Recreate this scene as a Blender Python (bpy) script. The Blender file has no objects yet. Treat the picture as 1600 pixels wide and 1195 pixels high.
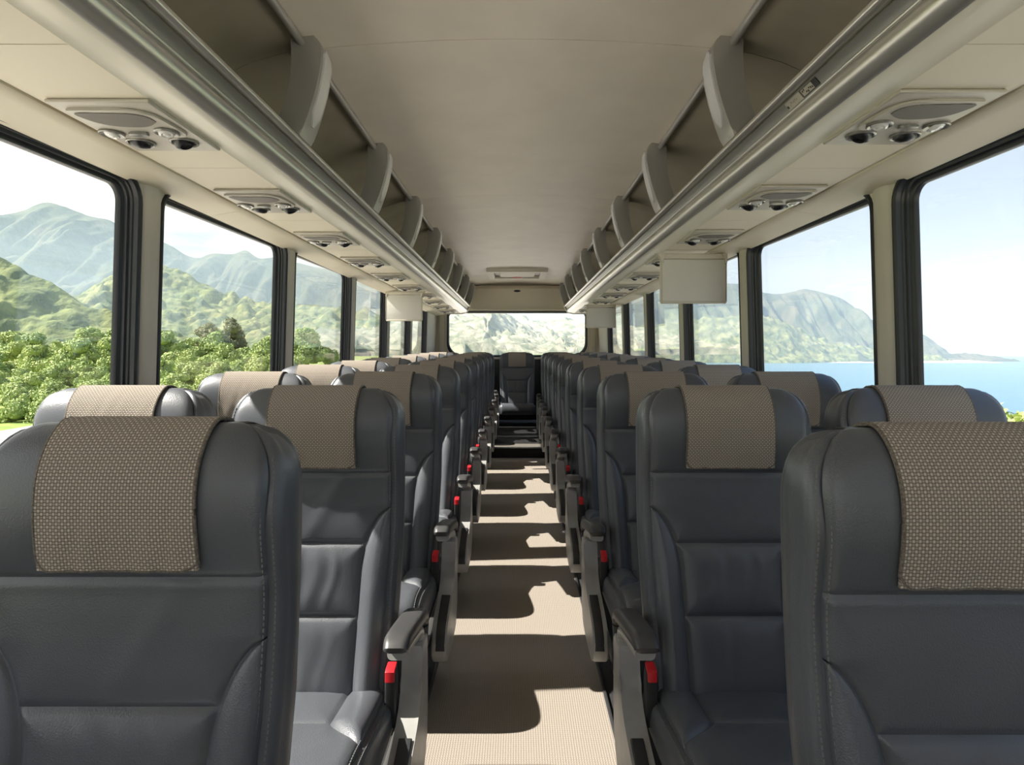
import bpy, bmesh, math, random
import numpy as np
from mathutils import Vector, Matrix

R = math.radians
scene = bpy.context.scene
COL = scene.collection
random.seed(7)
rng = np.random.default_rng(11)

# ------------------------------------------------------------------ camera
CAM_H = 1.28
FPX = 960.0                      # focal length in pixels of the 1600 px frame
VPX, VPY = 808.0, 537.0
cam_d = bpy.data.cameras.new('camera')
cam_d.sensor_width = 36.0
cam_d.lens = 36.0 * FPX / 1600.0
cam_d.shift_x = -(VPX - 800.0) / 1600.0
cam_d.shift_y = -(597.5 - VPY) / 1600.0
cam_d.clip_start = 0.02
cam_d.clip_end = 5000
cam = bpy.data.objects.new('camera', cam_d)
cam.location = (0, 0, CAM_H)
cam.rotation_euler = (R(90), 0, 0)
COL.objects.link(cam)
scene.camera = cam

# ------------------------------------------------------------------ world, sun, exposure
def world():
    w = bpy.data.worlds.new('sky')
    scene.world = w
    w.use_nodes = True
    nt = w.node_tree
    nt.nodes.clear()
    out = nt.nodes.new('ShaderNodeOutputWorld')
    bg = nt.nodes.new('ShaderNodeBackground')
    tc = nt.nodes.new('ShaderNodeTexCoord')
    sep = nt.nodes.new('ShaderNodeSeparateXYZ')
    ramp = nt.nodes.new('ShaderNodeValToRGB')
    e = ramp.color_ramp.elements
    e[0].position = 0.0; e[0].color = (0.58, 0.63, 0.71, 1)
    e[1].position = 1.0; e[1].color = (0.22, 0.42, 0.84, 1)
    m = e.new(0.22); m.color = (0.48, 0.55, 0.655, 1)
    m = e.new(0.55); m.color = (0.37, 0.52, 0.80, 1)
    mp = nt.nodes.new('ShaderNodeMapping')
    mp.inputs['Scale'].default_value = (2.2, 2.2, 7.0)
    nz = nt.nodes.new('ShaderNodeTexNoise')
    nz.inputs['Scale'].default_value = 1.6
    nz.inputs['Detail'].default_value = 6
    nz.inputs['Roughness'].default_value = 0.55
    cr = nt.nodes.new('ShaderNodeValToRGB')
    cr.color_ramp.elements[0].position = 0.46
    cr.color_ramp.elements[1].position = 0.74
    mix = nt.nodes.new('ShaderNodeMix'); mix.data_type = 'RGBA'
    mix.inputs['B'].default_value = (1.55, 1.55, 1.52, 1)
    L = nt.links.new
    L(tc.outputs['Generated'], sep.inputs[0])
    L(sep.outputs['Z'], ramp.inputs[0])
    L(tc.outputs['Generated'], mp.inputs[0])
    L(mp.outputs[0], nz.inputs['Vector'])
    bank = nt.nodes.new('ShaderNodeMath'); bank.operation = 'MULTIPLY_ADD'      # cloud bank over the mountains on the left
    bank.inputs[1].default_value = -0.40
    L(sep.outputs['X'], bank.inputs[0]); L(nz.outputs['Fac'], bank.inputs[2])
    L(bank.outputs[0], cr.inputs[0])
    L(cr.outputs[0], mix.inputs['Factor'])
    L(ramp.outputs[0], mix.inputs['A'])
    L(mix.outputs['Result'], bg.inputs['Color'])
    bg.inputs['Strength'].default_value = 1.02
    L(bg.outputs[0], out.inputs[0])
world()

SUN_DIR = Vector((-1.0, -0.085, 1.03)).normalized()      # towards the sun
sun_d = bpy.data.lights.new('sun', 'SUN')
sun_d.energy = 10.8
sun_d.angle = R(0.6)
sun_d.color = (1.0, 0.945, 0.86)
sun = bpy.data.objects.new('sun', sun_d)
sun.rotation_euler = SUN_DIR.to_track_quat('Z', 'Y').to_euler()
sun.location = (-20, -10, 20)
COL.objects.link(sun)

vs = scene.view_settings
vs.view_transform = 'Standard'
vs.look = 'None'
vs.exposure = 0.24
vs.gamma = 1.0
vs.use_curve_mapping = False
scene.cycles.use_denoising = True
scene.cycles.max_bounces = 10
scene.cycles.diffuse_bounces = 6
scene.cycles.transparent_max_bounces = 24
scene.cycles.sample_clamp_indirect = 6.0
scene.cycles.volume_bounces = 1

# ------------------------------------------------------------------ materials
def new_mat(name):
    m = bpy.data.materials.new(name)
    m.use_nodes = True
    nt = m.node_tree
    b = nt.nodes['Principled BSDF']
    return m, nt, b

def mat(name, col, rough=0.5, metal=0.0, spec=0.5, noise=None, bump=None, bumpd=0.001, coat=0.0, col2=None, detail=3):
    """noise=(scale, amount) colour variation; bump=(scale, strength)"""
    m, nt, b = new_mat(name)
    L = nt.links.new
    b.inputs['Base Color'].default_value = (*col, 1)
    b.inputs['Roughness'].default_value = rough
    b.inputs['Metallic'].default_value = metal
    b.inputs['Specular IOR Level'].default_value = spec
    b.inputs['Coat Weight'].default_value = coat
    if noise or bump:
        tc = nt.nodes.new('ShaderNodeTexCoord')
    if noise:
        n = nt.nodes.new('ShaderNodeTexNoise')
        n.inputs['Scale'].default_value = noise[0]
        n.inputs['Detail'].default_value = detail
        mx = nt.nodes.new('ShaderNodeMix'); mx.data_type = 'RGBA'
        c2 = col2 or tuple(c * (1 - noise[1]) for c in col)
        mx.inputs['A'].default_value = (*col, 1)
        mx.inputs['B'].default_value = (*c2, 1)
        rp = nt.nodes.new('ShaderNodeMapRange')
        rp.inputs['From Min'].default_value = 0.35
        rp.inputs['From Max'].default_value = 0.65
        L(tc.outputs['Object'], n.inputs['Vector'])
        L(n.outputs['Fac'], rp.inputs['Value'])
        L(rp.outputs[0], mx.inputs['Factor'])
        L(mx.outputs['Result'], b.inputs['Base Color'])
    if bump:
        n2 = nt.nodes.new('ShaderNodeTexNoise')
        n2.inputs['Scale'].default_value = bump[0]
        n2.inputs['Detail'].default_value = 2
        bp = nt.nodes.new('ShaderNodeBump')
        bp.inputs['Strength'].default_value = bump[1]
        bp.inputs['Distance'].default_value = bumpd
        L(tc.outputs['Object'], n2.inputs['Vector'])
        L(n2.outputs['Fac'], bp.inputs['Height'])
        L(bp.outputs[0], b.inputs['Normal'])
    return m

def leather_mat():
    m, nt, b = new_mat('leather')
    L = nt.links.new
    tc = nt.nodes.new('ShaderNodeTexCoord')
    v = nt.nodes.new('ShaderNodeTexVoronoi')
    v.inputs['Scale'].default_value = 420
    n = nt.nodes.new('ShaderNodeTexNoise')
    n.inputs['Scale'].default_value = 9
    n.inputs['Detail'].default_value = 4
    mx = nt.nodes.new('ShaderNodeMix'); mx.data_type = 'RGBA'
    mx.inputs['A'].default_value = (0.090, 0.097, 0.111, 1)
    mx.inputs['B'].default_value = (0.070, 0.077, 0.090, 1)
    bp = nt.nodes.new('ShaderNodeBump')
    bp.inputs['Strength'].default_value = 0.35
    bp.inputs['Distance'].default_value = 0.0008
    L(tc.outputs['Object'], v.inputs['Vector'])
    L(tc.outputs['Object'], n.inputs['Vector'])
    L(n.outputs['Fac'], mx.inputs['Factor'])
    L(mx.outputs['Result'], b.inputs['Base Color'])
    L(v.outputs['Distance'], bp.inputs['Height'])
    L(bp.outputs[0], b.inputs['Normal'])
    b.inputs['Sheen Weight'].default_value = 0.05
    b.inputs['Sheen Roughness'].default_value = 0.4
    b.inputs['Roughness'].default_value = 0.36
    b.inputs['Specular IOR Level'].default_value = 0.7
    return m

def weave_mat(name, cu, cv, light, dark):
    """basket weave on UVs measured in metres"""
    m, nt, b = new_mat(name)
    L = nt.links.new
    N = nt.nodes.new
    def math_(op, a, bb=None):
        k = N('ShaderNodeMath'); k.operation = op
        for i, x in enumerate((a, bb)):
            if x is None: continue
            if isinstance(x, (int, float)): k.inputs[i].default_value = x
            else: L(x, k.inputs[i])
        return k.outputs[0]
    uv = N('ShaderNodeUVMap')
    sp = N('ShaderNodeSeparateXYZ')
    L(uv.outputs[0], sp.inputs[0])
    u = math_('DIVIDE', sp.outputs['X'], cu)
    v = math_('DIVIDE', sp.outputs['Y'], cv)
    fu = math_('FRACT', u); fv = math_('FRACT', v)
    par = math_('MODULO', math_('ADD', math_('FLOOR', u), math_('FLOOR', v)), 2)
    par = math_('ABSOLUTE', par)
    su = math_('SINE', math_('MULTIPLY', fu, math.pi))
    sv = math_('SINE', math_('MULTIPLY', fv, math.pi))
    hv = math_('MULTIPLY', math_('POWER', su, 0.55), math_('ADD', math_('MULTIPLY', sv, 0.55), 0.45))
    hh = math_('MULTIPLY', math_('POWER', sv, 0.8), math_('ADD', math_('MULTIPLY', su, 0.35), 0.25))
    mxh = N('ShaderNodeMix')
    L(par, mxh.inputs[0]); L(hv, mxh.inputs[2]); L(hh, mxh.inputs[3])
    h = mxh.outputs[0]
    mx = N('ShaderNodeMix'); mx.data_type = 'RGBA'
    mx.inputs['A'].default_value = (*dark, 1)
    mx.inputs['B'].default_value = (*light, 1)
    L(h, mx.inputs['Factor'])
    L(mx.outputs['Result'], b.inputs['Base Color'])
    bp = N('ShaderNodeBump')
    bp.inputs['Strength'].default_value = 0.9
    bp.inputs['Distance'].default_value = 0.0014
    L(h, bp.inputs['Height'])
    L(bp.outputs[0], b.inputs['Normal'])
    b.inputs['Roughness'].default_value = 0.85
    b.inputs['Specular IOR Level'].default_value = 0.25
    return m

def carpet_mat():
    m, nt, b = new_mat('carpet')
    L = nt.links.new; N = nt.nodes.new
    tc = N('ShaderNodeTexCoord')
    sp = N('ShaderNodeSeparateXYZ'); L(tc.outputs['Object'], sp.inputs[0])
    def math_(op, a, bb=None):
        k = N('ShaderNodeMath'); k.operation = op
        for i, x in enumerate((a, bb)):
            if x is None: continue
            if isinstance(x, (int, float)): k.inputs[i].default_value = x
            else: L(x, k.inputs[i])
        return k.outputs[0]
    sx = math_('ADD', math_('MULTIPLY', math_('SINE', math_('MULTIPLY', sp.outputs['X'], 2 * math.pi / 0.0075)), 0.5), 0.5)
    sy = math_('ADD', math_('MULTIPLY', math_('SINE', math_('MULTIPLY', sp.outputs['Y'], 2 * math.pi / 0.0095)), 0.5), 0.5)
    nz = N('ShaderNodeTexNoise'); nz.inputs['Scale'].default_value = 420; nz.inputs['Detail'].default_value = 2
    L(tc.outputs['Object'], nz.inputs['Vector'])
    h = math_('ADD', math_('MULTIPLY', sx, sy), math_('MULTIPLY', nz.outputs['Fac'], 0.8))
    rp = N('ShaderNodeMapRange'); rp.inputs['From Max'].default_value = 1.3
    L(h, rp.inputs['Value'])
    mx = N('ShaderNodeMix'); mx.data_type = 'RGBA'
    mx.inputs['A'].default_value = (0.245, 0.212, 0.180, 1)
    mx.inputs['B'].default_value = (0.36, 0.318, 0.272, 1)
    L(rp.outputs[0], mx.inputs['Factor'])
    L(mx.outputs['Result'], b.inputs['Base Color'])
    bp = N('ShaderNodeBump'); bp.inputs['Strength'].default_value = 0.6; bp.inputs['Distance'].default_value = 0.002
    L(h, bp.inputs['Height']); L(bp.outputs[0], b.inputs['Normal'])
    b.inputs['Roughness'].default_value = 0.95
    b.inputs['Specular IOR Level'].default_value = 0.1
    return m

def glass_mat(name='window_glass', tint=(0.99, 0.995, 0.99)):
    m = bpy.data.materials.new(name); m.use_nodes = True
    nt = m.node_tree; nt.nodes.clear()
    N = nt.nodes.new; L = nt.links.new
    out = N('ShaderNodeOutputMaterial')
    tr = N('ShaderNodeBsdfTransparent'); tr.inputs[0].default_value = (*tint, 1)
    gl = N('ShaderNodeBsdfGlossy'); gl.inputs['Roughness'].default_value = 0.0
    lw = N('ShaderNodeLayerWeight'); lw.inputs['Blend'].default_value = 0.5
    pw = N('ShaderNodeMath'); pw.operation = 'POWER'; pw.inputs[1].default_value = 5
    mu = N('ShaderNodeMath'); mu.operation = 'MULTIPLY_ADD'; mu.inputs[1].default_value = 0.97; mu.inputs[2].default_value = 0.03
    mx = N('ShaderNodeMixShader')
    L(lw.outputs['Facing'], pw.inputs[0]); L(pw.outputs[0], mu.inputs[0]); L(mu.outputs[0], mx.inputs[0])
    L(tr.outputs[0], mx.inputs[1]); L(gl.outputs[0], mx.inputs[2]); L(mx.outputs[0], out.inputs[0])
    return m

def dots_mat():
    m, nt, b = new_mat('speaker_mesh')
    L = nt.links.new; N = nt.nodes.new
    tc = N('ShaderNodeTexCoord')
    mp = N('ShaderNodeMapping'); mp.inputs['Rotation'].default_value = (0, 0, R(45))
    L(tc.outputs['Object'], mp.inputs[0])
    sp = N('ShaderNodeSeparateXYZ'); L(mp.outputs[0], sp.inputs[0])
    def s(o):
        k = N('ShaderNodeMath'); k.operation = 'MULTIPLY'; k.inputs[1].default_value = 2 * math.pi / 0.0042; L(o, k.inputs[0])
        q = N('ShaderNodeMath'); q.operation = 'SINE'; L(k.outputs[0], q.inputs[0]); return q.outputs[0]
    a = N('ShaderNodeMath'); a.operation = 'MULTIPLY'
    L(s(sp.outputs['X']), a.inputs[0]); L(s(sp.outputs['Y']), a.inputs[1])
    rp = N('ShaderNodeMapRange'); rp.inputs['From Min'].default_value = -0.15; rp.inputs['From Max'].default_value = 0.25
    L(a.outputs[0], rp.inputs['Value'])
    mx = N('ShaderNodeMix'); mx.data_type = 'RGBA'
    mx.inputs['A'].default_value = (0.22, 0.20, 0.165, 1); mx.inputs['B'].default_value = (0.05, 0.045, 0.038, 1)
    L(rp.outputs[0], mx.inputs['Factor']); L(mx.outputs['Result'], b.inputs['Base Color'])
    b.inputs['Roughness'].default_value = 0.6
    return m

M = {}
M['leather'] = leather_mat()
M['stitch'] = mat('stitch_thread', (0.16, 0.16, 0.16), 0.7)
M['weave'] = weave_mat('taupe_weave', 0.0042, 0.0043, (0.60, 0.52, 0.44), (0.075, 0.064, 0.053))
M['hem'] = mat('weave_hem', (0.20, 0.17, 0.14), 0.85, noise=(300, 0.5))
M['plastic_dark'] = mat('black_plastic', (0.028, 0.029, 0.031), 0.42, bump=(900, 0.15))
M['plastic_soft'] = mat('armrest_pad_plastic', (0.055, 0.055, 0.056), 0.40, bump=(700, 0.12))
M['plastic_grey'] = mat('grey_plastic', (0.36, 0.355, 0.34), 0.38, noise=(14, 0.15), bump=(800, 0.08))
M['trim_grey'] = mat('armrest_trim', (0.34, 0.33, 0.31), 0.33)
M['red'] = mat('red_button', (0.62, 0.02, 0.028), 0.3)
M['cream'] = mat('cream_panel', (0.72, 0.655, 0.51), 0.55, noise=(3, 0.05), bump=(500, 0.10))
M['cream_light'] = mat('pale_panel', (0.68, 0.63, 0.53), 0.5, bump=(500, 0.08))
M['headliner'] = mat('headliner_fabric', (0.78, 0.71, 0.60), 0.42, spec=0.5, noise=(5, 0.06), bump=(700, 0.25))
M['pillar'] = mat('pillar_trim', (0.58, 0.54, 0.47), 0.5, noise=(4, 0.08), bump=(400, 0.1))
M['silver'] = mat('silver_rail', (0.62, 0.60, 0.56), 0.30, metal=0.75, noise=(3, 0.12))
M['valance'] = mat('pearl_valance', (0.82, 0.78, 0.65), 0.30, metal=0.1)
M['channel'] = mat('channel_grey', (0.25, 0.245, 0.225), 0.35, metal=0.4)
M['bracket'] = mat('bracket_grey', (0.36, 0.35, 0.325), 0.36, metal=0.35)
M['inlay'] = mat('bracket_inlay', (0.66, 0.67, 0.67), 0.16, metal=0.2)
M['rack_floor'] = mat('shaded_rack_lining', (0.34, 0.31, 0.235), 0.9, spec=0.2, noise=(6, 0.1))  # darkened olive: the shade inside the rack is put into the colour
M['rubber'] = mat('window_rubber', (0.012, 0.013, 0.016), 0.38)
M['glass'] = glass_mat()
M['carpet'] = carpet_mat()
M['floor'] = mat('side_floor', (0.035, 0.035, 0.036), 0.6, noise=(200, 0.4), bump=(600, 0.3))
M['metal'] = mat('aluminium_strip', (0.45, 0.45, 0.44), 0.35, metal=0.9)
M['steel_dark'] = mat('dark_frame_metal', (0.09, 0.09, 0.095), 0.4, metal=0.6)
M['console'] = mat('console_plate', (0.47, 0.435, 0.365), 0.42, noise=(20, 0.05))
M['speaker'] = dots_mat()
M['lens'] = mat('lamp_lens', (0.66, 0.65, 0.62), 0.12, coat=0.6)
M['ring'] = mat('console_ring', (0.27, 0.26, 0.235), 0.25, metal=0.4)
M['vent'] = mat('vent_black', (0.012, 0.012, 0.014), 0.28)
M['screen'] = mat('screen_back', (0.66, 0.63, 0.57), 0.45, noise=(5, 0.03))
M['screen_edge'] = mat('screen_edge', (0.60, 0.55, 0.46), 0.45)
M['label_dark'] = mat('label_ink', (0.02, 0.02, 0.018), 0.5)
M['label_pale'] = mat('label_film', (0.42, 0.39, 0.32), 0.4)
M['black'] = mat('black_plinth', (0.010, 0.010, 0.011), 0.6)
M['tread'] = mat('step_tread', (0.16, 0.145, 0.125), 0.7, noise=(150, 0.3))

# ------------------------------------------------------------------ mesh helpers
def link(name, me, material=None, parent=None):
    o = bpy.data.objects.new(name, me)
    COL.objects.link(o)
    if material is not None and not me.materials:
        me.materials.append(material)
    if parent is not None:
        o.parent = parent
    return o

def mk_mesh(name, verts, faces, material=None, smooth=True, angle=40, uvs=None):
    me = bpy.data.meshes.new(name)
    me.from_pydata([tuple(map(float, v)) for v in verts], [], [tuple(int(i) for i in f) for f in faces])
    if material is not None:
        me.materials.append(material)
    if uvs is not None:
        ul = me.uv_layers.new(name='UVMap')
        li = np.zeros(len(me.loops), dtype=np.int32)
        me.loops.foreach_get('vertex_index', li)
        ul.data.foreach_set('uv', np.asarray(uvs, dtype=np.float32)[li].ravel())
    if smooth:
        me.polygons.foreach_set('use_smooth', np.ones(len(me.polygons), dtype=bool))
        if angle is not None:
            me.set_sharp_from_angle(angle=R(angle))
    me.update()
    return me

def obj(name, verts, faces, material, parent=None, smooth=True, angle=40, uvs=None):
    return link(name, mk_mesh(name, verts, faces, material, smooth, angle, uvs), None, parent)

def bm_obj(name, bm, material, parent=None, angle=35, smooth=True):
    bmesh.ops.recalc_face_normals(bm, faces=bm.faces[:])
    me = bpy.data.meshes.new(name)
    bm.to_mesh(me); bm.free()
    me.materials.append(material)
    if smooth:
        me.polygons.foreach_set('use_smooth', np.ones(len(me.polygons), dtype=bool))
        me.set_sharp_from_angle(angle=R(angle))
    return link(name, me, None, parent)

def empty(name, loc=(0, 0, 0), parent=None):
    o = bpy.data.objects.new(name, None)
    o.empty_display_size = 0.1
    o.location = loc
    COL.objects.link(o)
    if parent is not None: o.parent = parent
    return o

def tag(o, label=None, cat=None, group=None, kind=None):
    if label: o['label'] = label
    if cat: o['category'] = cat
    if group: o['group'] = group
    if kind: o['kind'] = kind
    return o

CH = {}
def copy_tree(o, parent=None, skip=()):
    c = o.copy(); COL.objects.link(c)
    c.parent = parent
    for ch in o.children:
        if ch.name.split('.')[0] in skip: continue
        copy_tree(ch, c, skip)
    return c

def grid_faces(nu, nv, off=0, flip=False):
    f = []
    for j in range(nv - 1):
        for i in range(nu - 1):
            a = off + j * nu + i
            q = (a, a + 1, a + nu + 1, a + nu)
            f.append(q[::-1] if flip else q)
    return f

def prism(name, pts, axis, t0, t1, material, parent=None, bevel=0.0, seg=2, angle=35):
    """extrude a 2-D polygon; axis 'x': pts=(y,z); 'y': pts=(x,z); 'z': pts=(x,y)"""
    bm = bmesh.new()
    def P(p, t):
        return {'x': (t, p[0], p[1]), 'y': (p[0], t, p[1]), 'z': (p[0], p[1], t)}[axis]
    a = [bm.verts.new(P(p, t0)) for p in pts]
    b = [bm.verts.new(P(p, t1)) for p in pts]
    fa = bm.faces.new(a); fb = bm.faces.new(b[::-1])
    n = len(pts)
    for i in range(n):
        j = (i + 1) % n
        bm.faces.new((a[j], a[i], b[i], b[j]))
    if bevel > 0:
        ed = list({e for f in (fa, fb) for e in f.edges})
        bmesh.ops.bevel(bm, geom=ed, offset=bevel, segments=seg, affect='EDGES', profile=0.5, clamp_overlap=True)
    return bm_obj(name, bm, material, parent, angle)

def box(name, x0, x1, y0, y1, z0, z1, material, parent=None, bevel=0.0, seg=2):
    bm = bmesh.new()
    bmesh.ops.create_cube(bm, size=1.0)
    for v in bm.verts:
        v.co = Vector((x0 + (v.co.x + .5) * (x1 - x0), y0 + (v.co.y + .5) * (y1 - y0), z0 + (v.co.z + .5) * (z1 - z0)))
    if bevel > 0:
        bmesh.ops.bevel(bm, geom=bm.edges[:], offset=bevel, segments=seg, affect='EDGES', profile=0.5, clamp_overlap=True)
    return bm_obj(name, bm, material, parent)

def tube(name, pts, r, material, parent=None, seg=10, cap=True):
    pts = [Vector(p) for p in pts]
    verts = []; faces = []
    n = len(pts)
    up = Vector((0, 0, 1))
    for i, p in enumerate(pts):
        d = (pts[min(i + 1, n - 1)] - pts[max(i - 1, 0)]).normalized()
        s = d.cross(up)
        if s.length < 1e-4: s = d.cross(Vector((1, 0, 0)))
        s.normalize(); t = s.cross(d)
        rr = r[i] if isinstance(r, (list, tuple)) else r
        for k in range(seg):
            a = 2 * math.pi * k / seg
            verts.append(p + s * math.cos(a) * rr + t * math.sin(a) * rr)
    for i in range(n - 1):
        for k in range(seg):
            a = i * seg + k; b = i * seg + (k + 1) % seg
            faces.append((a, b, b + seg, a + seg))
    if cap:
        faces.append(tuple(range(seg))[::-1])
        faces.append(tuple(range((n - 1) * seg, n * seg)))
    return obj(name, verts, faces, material, parent)

def extrude_y(name, prof, y0, y1, material, parent=None, closed=True, angle=25):
    """profile of (x, z) points swept straight along y"""
    n = len(prof)
    v = [(p[0], y0, p[1]) for p in prof] + [(p[0], y1, p[1]) for p in prof]
    f = []
    for i in range(n if closed else n - 1):
        j = (i + 1) % n
        f.append((i, j, n + j, n + i))
    if closed:
        f.append(tuple(range(n))[::-1]); f.append(tuple(range(n, 2 * n)))
    bm = bmesh.new()
    bv = [bm.verts.new(p) for p in v]
    for q in f: bm.faces.new([bv[i] for i in q])
    return bm_obj(name, bm, material, parent, angle)

def lathe(name, prof, center, axis, material, parent=None, seg=24):
    """profile (r, h) revolved around axis vector through center"""
    ax = Vector(axis).normalized()
    s = ax.cross(Vector((0, 1, 0)))
    if s.length < 1e-3: s = ax.cross(Vector((1, 0, 0)))
    s.normalize(); t = ax.cross(s)
    c = Vector(center)
    verts = []; faces = []
    for (r, h) in prof:
        for k in range(seg):
            a = 2 * math.pi * k / seg
            verts.append(c + ax * h + s * (r * math.cos(a)) + t * (r * math.sin(a)))
    for i in range(len(prof) - 1):
        for k in range(seg):
            a = i * seg + k; b = i * seg + (k + 1) % seg
            faces.append((a, b, b + seg, a + seg))
    faces.append(tuple(range(seg))[::-1])
    faces.append(tuple(range((len(prof) - 1) * seg, len(prof) * seg)))
    bm = bmesh.new()
    bv = [bm.verts.new(p) for p in verts]
    for q in faces:
        try: bm.faces.new([bv[i] for i in q])
        except ValueError: pass
    return bm_obj(name, bm, material, parent, 40)

def catmull(pts, n):
    p = np.array(pts, float)
    p = np.vstack([2 * p[0] - p[1], p, 2 * p[-1] - p[-2]])
    out = []
    m = len(p) - 3
    for t in np.linspace(0, m - 1e-9, n):
        i = int(t); u = t - i
        a, b, c, d = p[i], p[i + 1], p[i + 2], p[i + 3]
        out.append(0.5 * ((2 * b) + (-a + c) * u + (2 * a - 5 * b + 4 * c - d) * u * u + (-a + 3 * b - 3 * c + d) * u ** 3))
    return np.array(out)

class Curve:
    """planar (y,z) curve by arc length"""
    def __init__(self, pts, n=600):
        self.p = catmull(pts, n)
        d = np.r_[0, np.cumsum(np.hypot(*np.diff(self.p, axis=0).T))]
        self.s = d; self.L = d[-1]
        t = np.gradient(self.p, d, axis=0)
        self.t = t / np.linalg.norm(t, axis=1)[:, None]
    def at(self, s):
        return np.stack([np.interp(s, self.s, self.p[:, 0]), np.interp(s, self.s, self.p[:, 1])], -1)
    def tan(self, s):
        return np.stack([np.interp(s, self.s, self.t[:, 0]), np.interp(s, self.s, self.t[:, 1])], -1)
    def s_at_z(self, z):            # first crossing
        return float(np.interp(-z, -self.p[:, 1], self.s))

# simple lattice noise -------------------------------------------------------
_perm = rng.random((64, 64))
def vnoise(x, y):
    x = np.asarray(x, float); y = np.asarray(y, float)
    xi = np.floor(x).astype(int); yi = np.floor(y).astype(int)
    fx = x - xi; fy = y - yi
    fx = fx * fx * (3 - 2 * fx); fy = fy * fy * (3 - 2 * fy)
    g = lambda a, b: _perm[a % 64, b % 64]
    return (g(xi, yi) * (1 - fx) + g(xi + 1, yi) * fx) * (1 - fy) + (g(xi, yi + 1) * (1 - fx) + g(xi + 1, yi + 1) * fx) * fy
def fbm(x, y, o=4):
    s = 0; a = 0.5
    for k in range(o):
        s = s + a * vnoise(x * 2 ** k + 17.3 * k, y * 2 ** k + 9.1 * k); a *= 0.5
    return s

# ------------------------------------------------------------------ bus shell
XW = 1.24            # inner face of the side walls at the window top
XG = 1.287            # glass
Y0, Y1 = -1.45, 9.5   # front bulkhead, rear wall
ZT, ZB = CAM_H + 0.545, 0.80   # window opening
def lean(z):          # walls lean in towards the top
    return 0.028 * (ZT - z)

PIL = [2.085 + 1.285 * k for k in range(-2, 6)]     # pillar centres
PW = 0.062                                          # half pillar

def rr_loop(y0, y1, z0, z1, r, n=6):
    pts = []
    for (cy, cz, a0) in ((y1 - r, z1 - r, 0), (y0 + r, z1 - r, 90), (y0 + r, z0 + r, 180), (y1 - r, z0 + r, 270)):
        for k in range(n + 1):
            a = R(a0 + 90 * k / n)
            pts.append((cy + r * math.cos(a), cz + r * math.sin(a)))
    return pts

def rr_offset(y0, y1, z0, z1, r, off, n=6):
    return rr_loop(y0 + off, y1 - off, z0 + off, z1 - off, max(r - off, 0.004), n)

ZWT = CAM_H + 0.70
def side_wall(side, name):
    bm = bmesh.new()
    sgn = -1 if side == 'left' else 1
    n = 6
    def V(y, z): return bm.verts.new((sgn * (XW + lean(z)), y, z))
    cells = list(zip(PIL[:-1], PIL[1:]))
    for (a, b) in cells:
        lo, hi = a, b
        loop = rr_loop(a + PW, b - PW, ZB, ZT, 0.085, n)
        outer = []
        corners = [(hi, ZWT), (lo, ZWT), (lo, 0.0), (hi, 0.0)]
        for c in range(4):
            for k in range(n + 1):
                y, z = loop[c * (n + 1) + k]
                first = k < n / 2; mid = k == n // 2
                if mid: outer.append(corners[c])
                elif c == 0: outer.append((hi, z) if first else (y, ZWT))
                elif c == 1: outer.append((y, ZWT) if first else (lo, z))
                elif c == 2: outer.append((lo, z) if first else (y, 0.0))
                else: outer.append((y, 0.0) if first else (hi, z))
        A = [V(*p) for p in loop]; B = [V(*p) for p in outer]
        m = len(A)
        for i in range(m):
            j = (i + 1) % m
            bm.faces.new((A[i], A[j], B[j], B[i]))
    for (ya, yb) in ((Y0, PIL[0]), (PIL[-1], Y1)):
        bm.faces.new([V(ya, 0), V(yb, 0), V(yb, ZWT), V(ya, ZWT)])
    bmesh.ops.remove_doubles(bm, verts=bm.verts[:], dist=1e-5)
    w = bm_obj(name, bm, M['pillar'])
    tag(w, 'cream trimmed bus side wall with black-framed windows on the %s' % side, None, None, 'structure')
    return w
wall_l = side_wall('left', 'wall_left')
wall_r = side_wall('right', 'wall_right')

FRAME_PROF = [(-0.010, -0.001), (-0.004, -0.008), (0.004, -0.008), (0.010, -0.002), (0.010, 0.012), (0.014, 0.016), (0.014, 0.024),
              (0.022, 0.027), (0.022, 0.036), (0.026, 0.039), (0.034, 0.041), (0.036, 0.046), (0.036, 0.058), (-0.010, 0.058)]
wn = 0
def side_window(side, a, b):
    global wn
    wn += 1
    sgn = -1 if side == 'left' else 1
    root = empty('window_%d' % wn, (sgn * XW, (a + b) / 2, ZB))
    root['kind'] = 'structure'
    inv = Vector(root.location)
    y0, y1 = a + PW, b - PW
    verts = []; faces = []
    n = 6; m = 4 * (n + 1)
    for (off, dx) in FRAME_PROF:
        for (y, z) in rr_offset(y0, y1, ZB, ZT, 0.085, off, n):
            verts.append(Vector((sgn * (XW + lean(z) + dx), y, z)) - inv)
    k = len(FRAME_PROF)
    for i in range(k):
        ii = (i + 1) % k
        for j in range(m):
            jj = (j + 1) % m
            faces.append((i * m + j, i * m + jj, ii * m + jj, ii * m + j))
    bm = bmesh.new(); bv = [bm.verts.new(v) for v in verts]
    for f in faces: bm.faces.new([bv[q] for q in f])
    bm_obj('rubber_frame', bm, M['rubber'], root, 30)
    loop = rr_offset(y0, y1, ZB, ZT, 0.085, 0.030, n)
    bm = bmesh.new()
    A = [bm.verts.new(Vector((sgn * (XW + lean(z) + 0.047), y, z)) - inv) for (y, z) in loop]
    B = [bm.verts.new(Vector((sgn * (XW + lean(z) + 0.052), y, z)) - inv) for (y, z) in loop]
    bm.faces.new(A); bm.faces.new(B[::-1])
    for i in range(m):
        j = (i + 1) % m
        bm.faces.new((A[i], A[j], B[j], B[i]))
    bm_obj('pane', bm, M['glass'], root, 30, smooth=False)
    return root
for side in ('left', 'right'):
    for a, b in zip(PIL[:-1], PIL[1:]):
        side_window(side, a, b)

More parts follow.
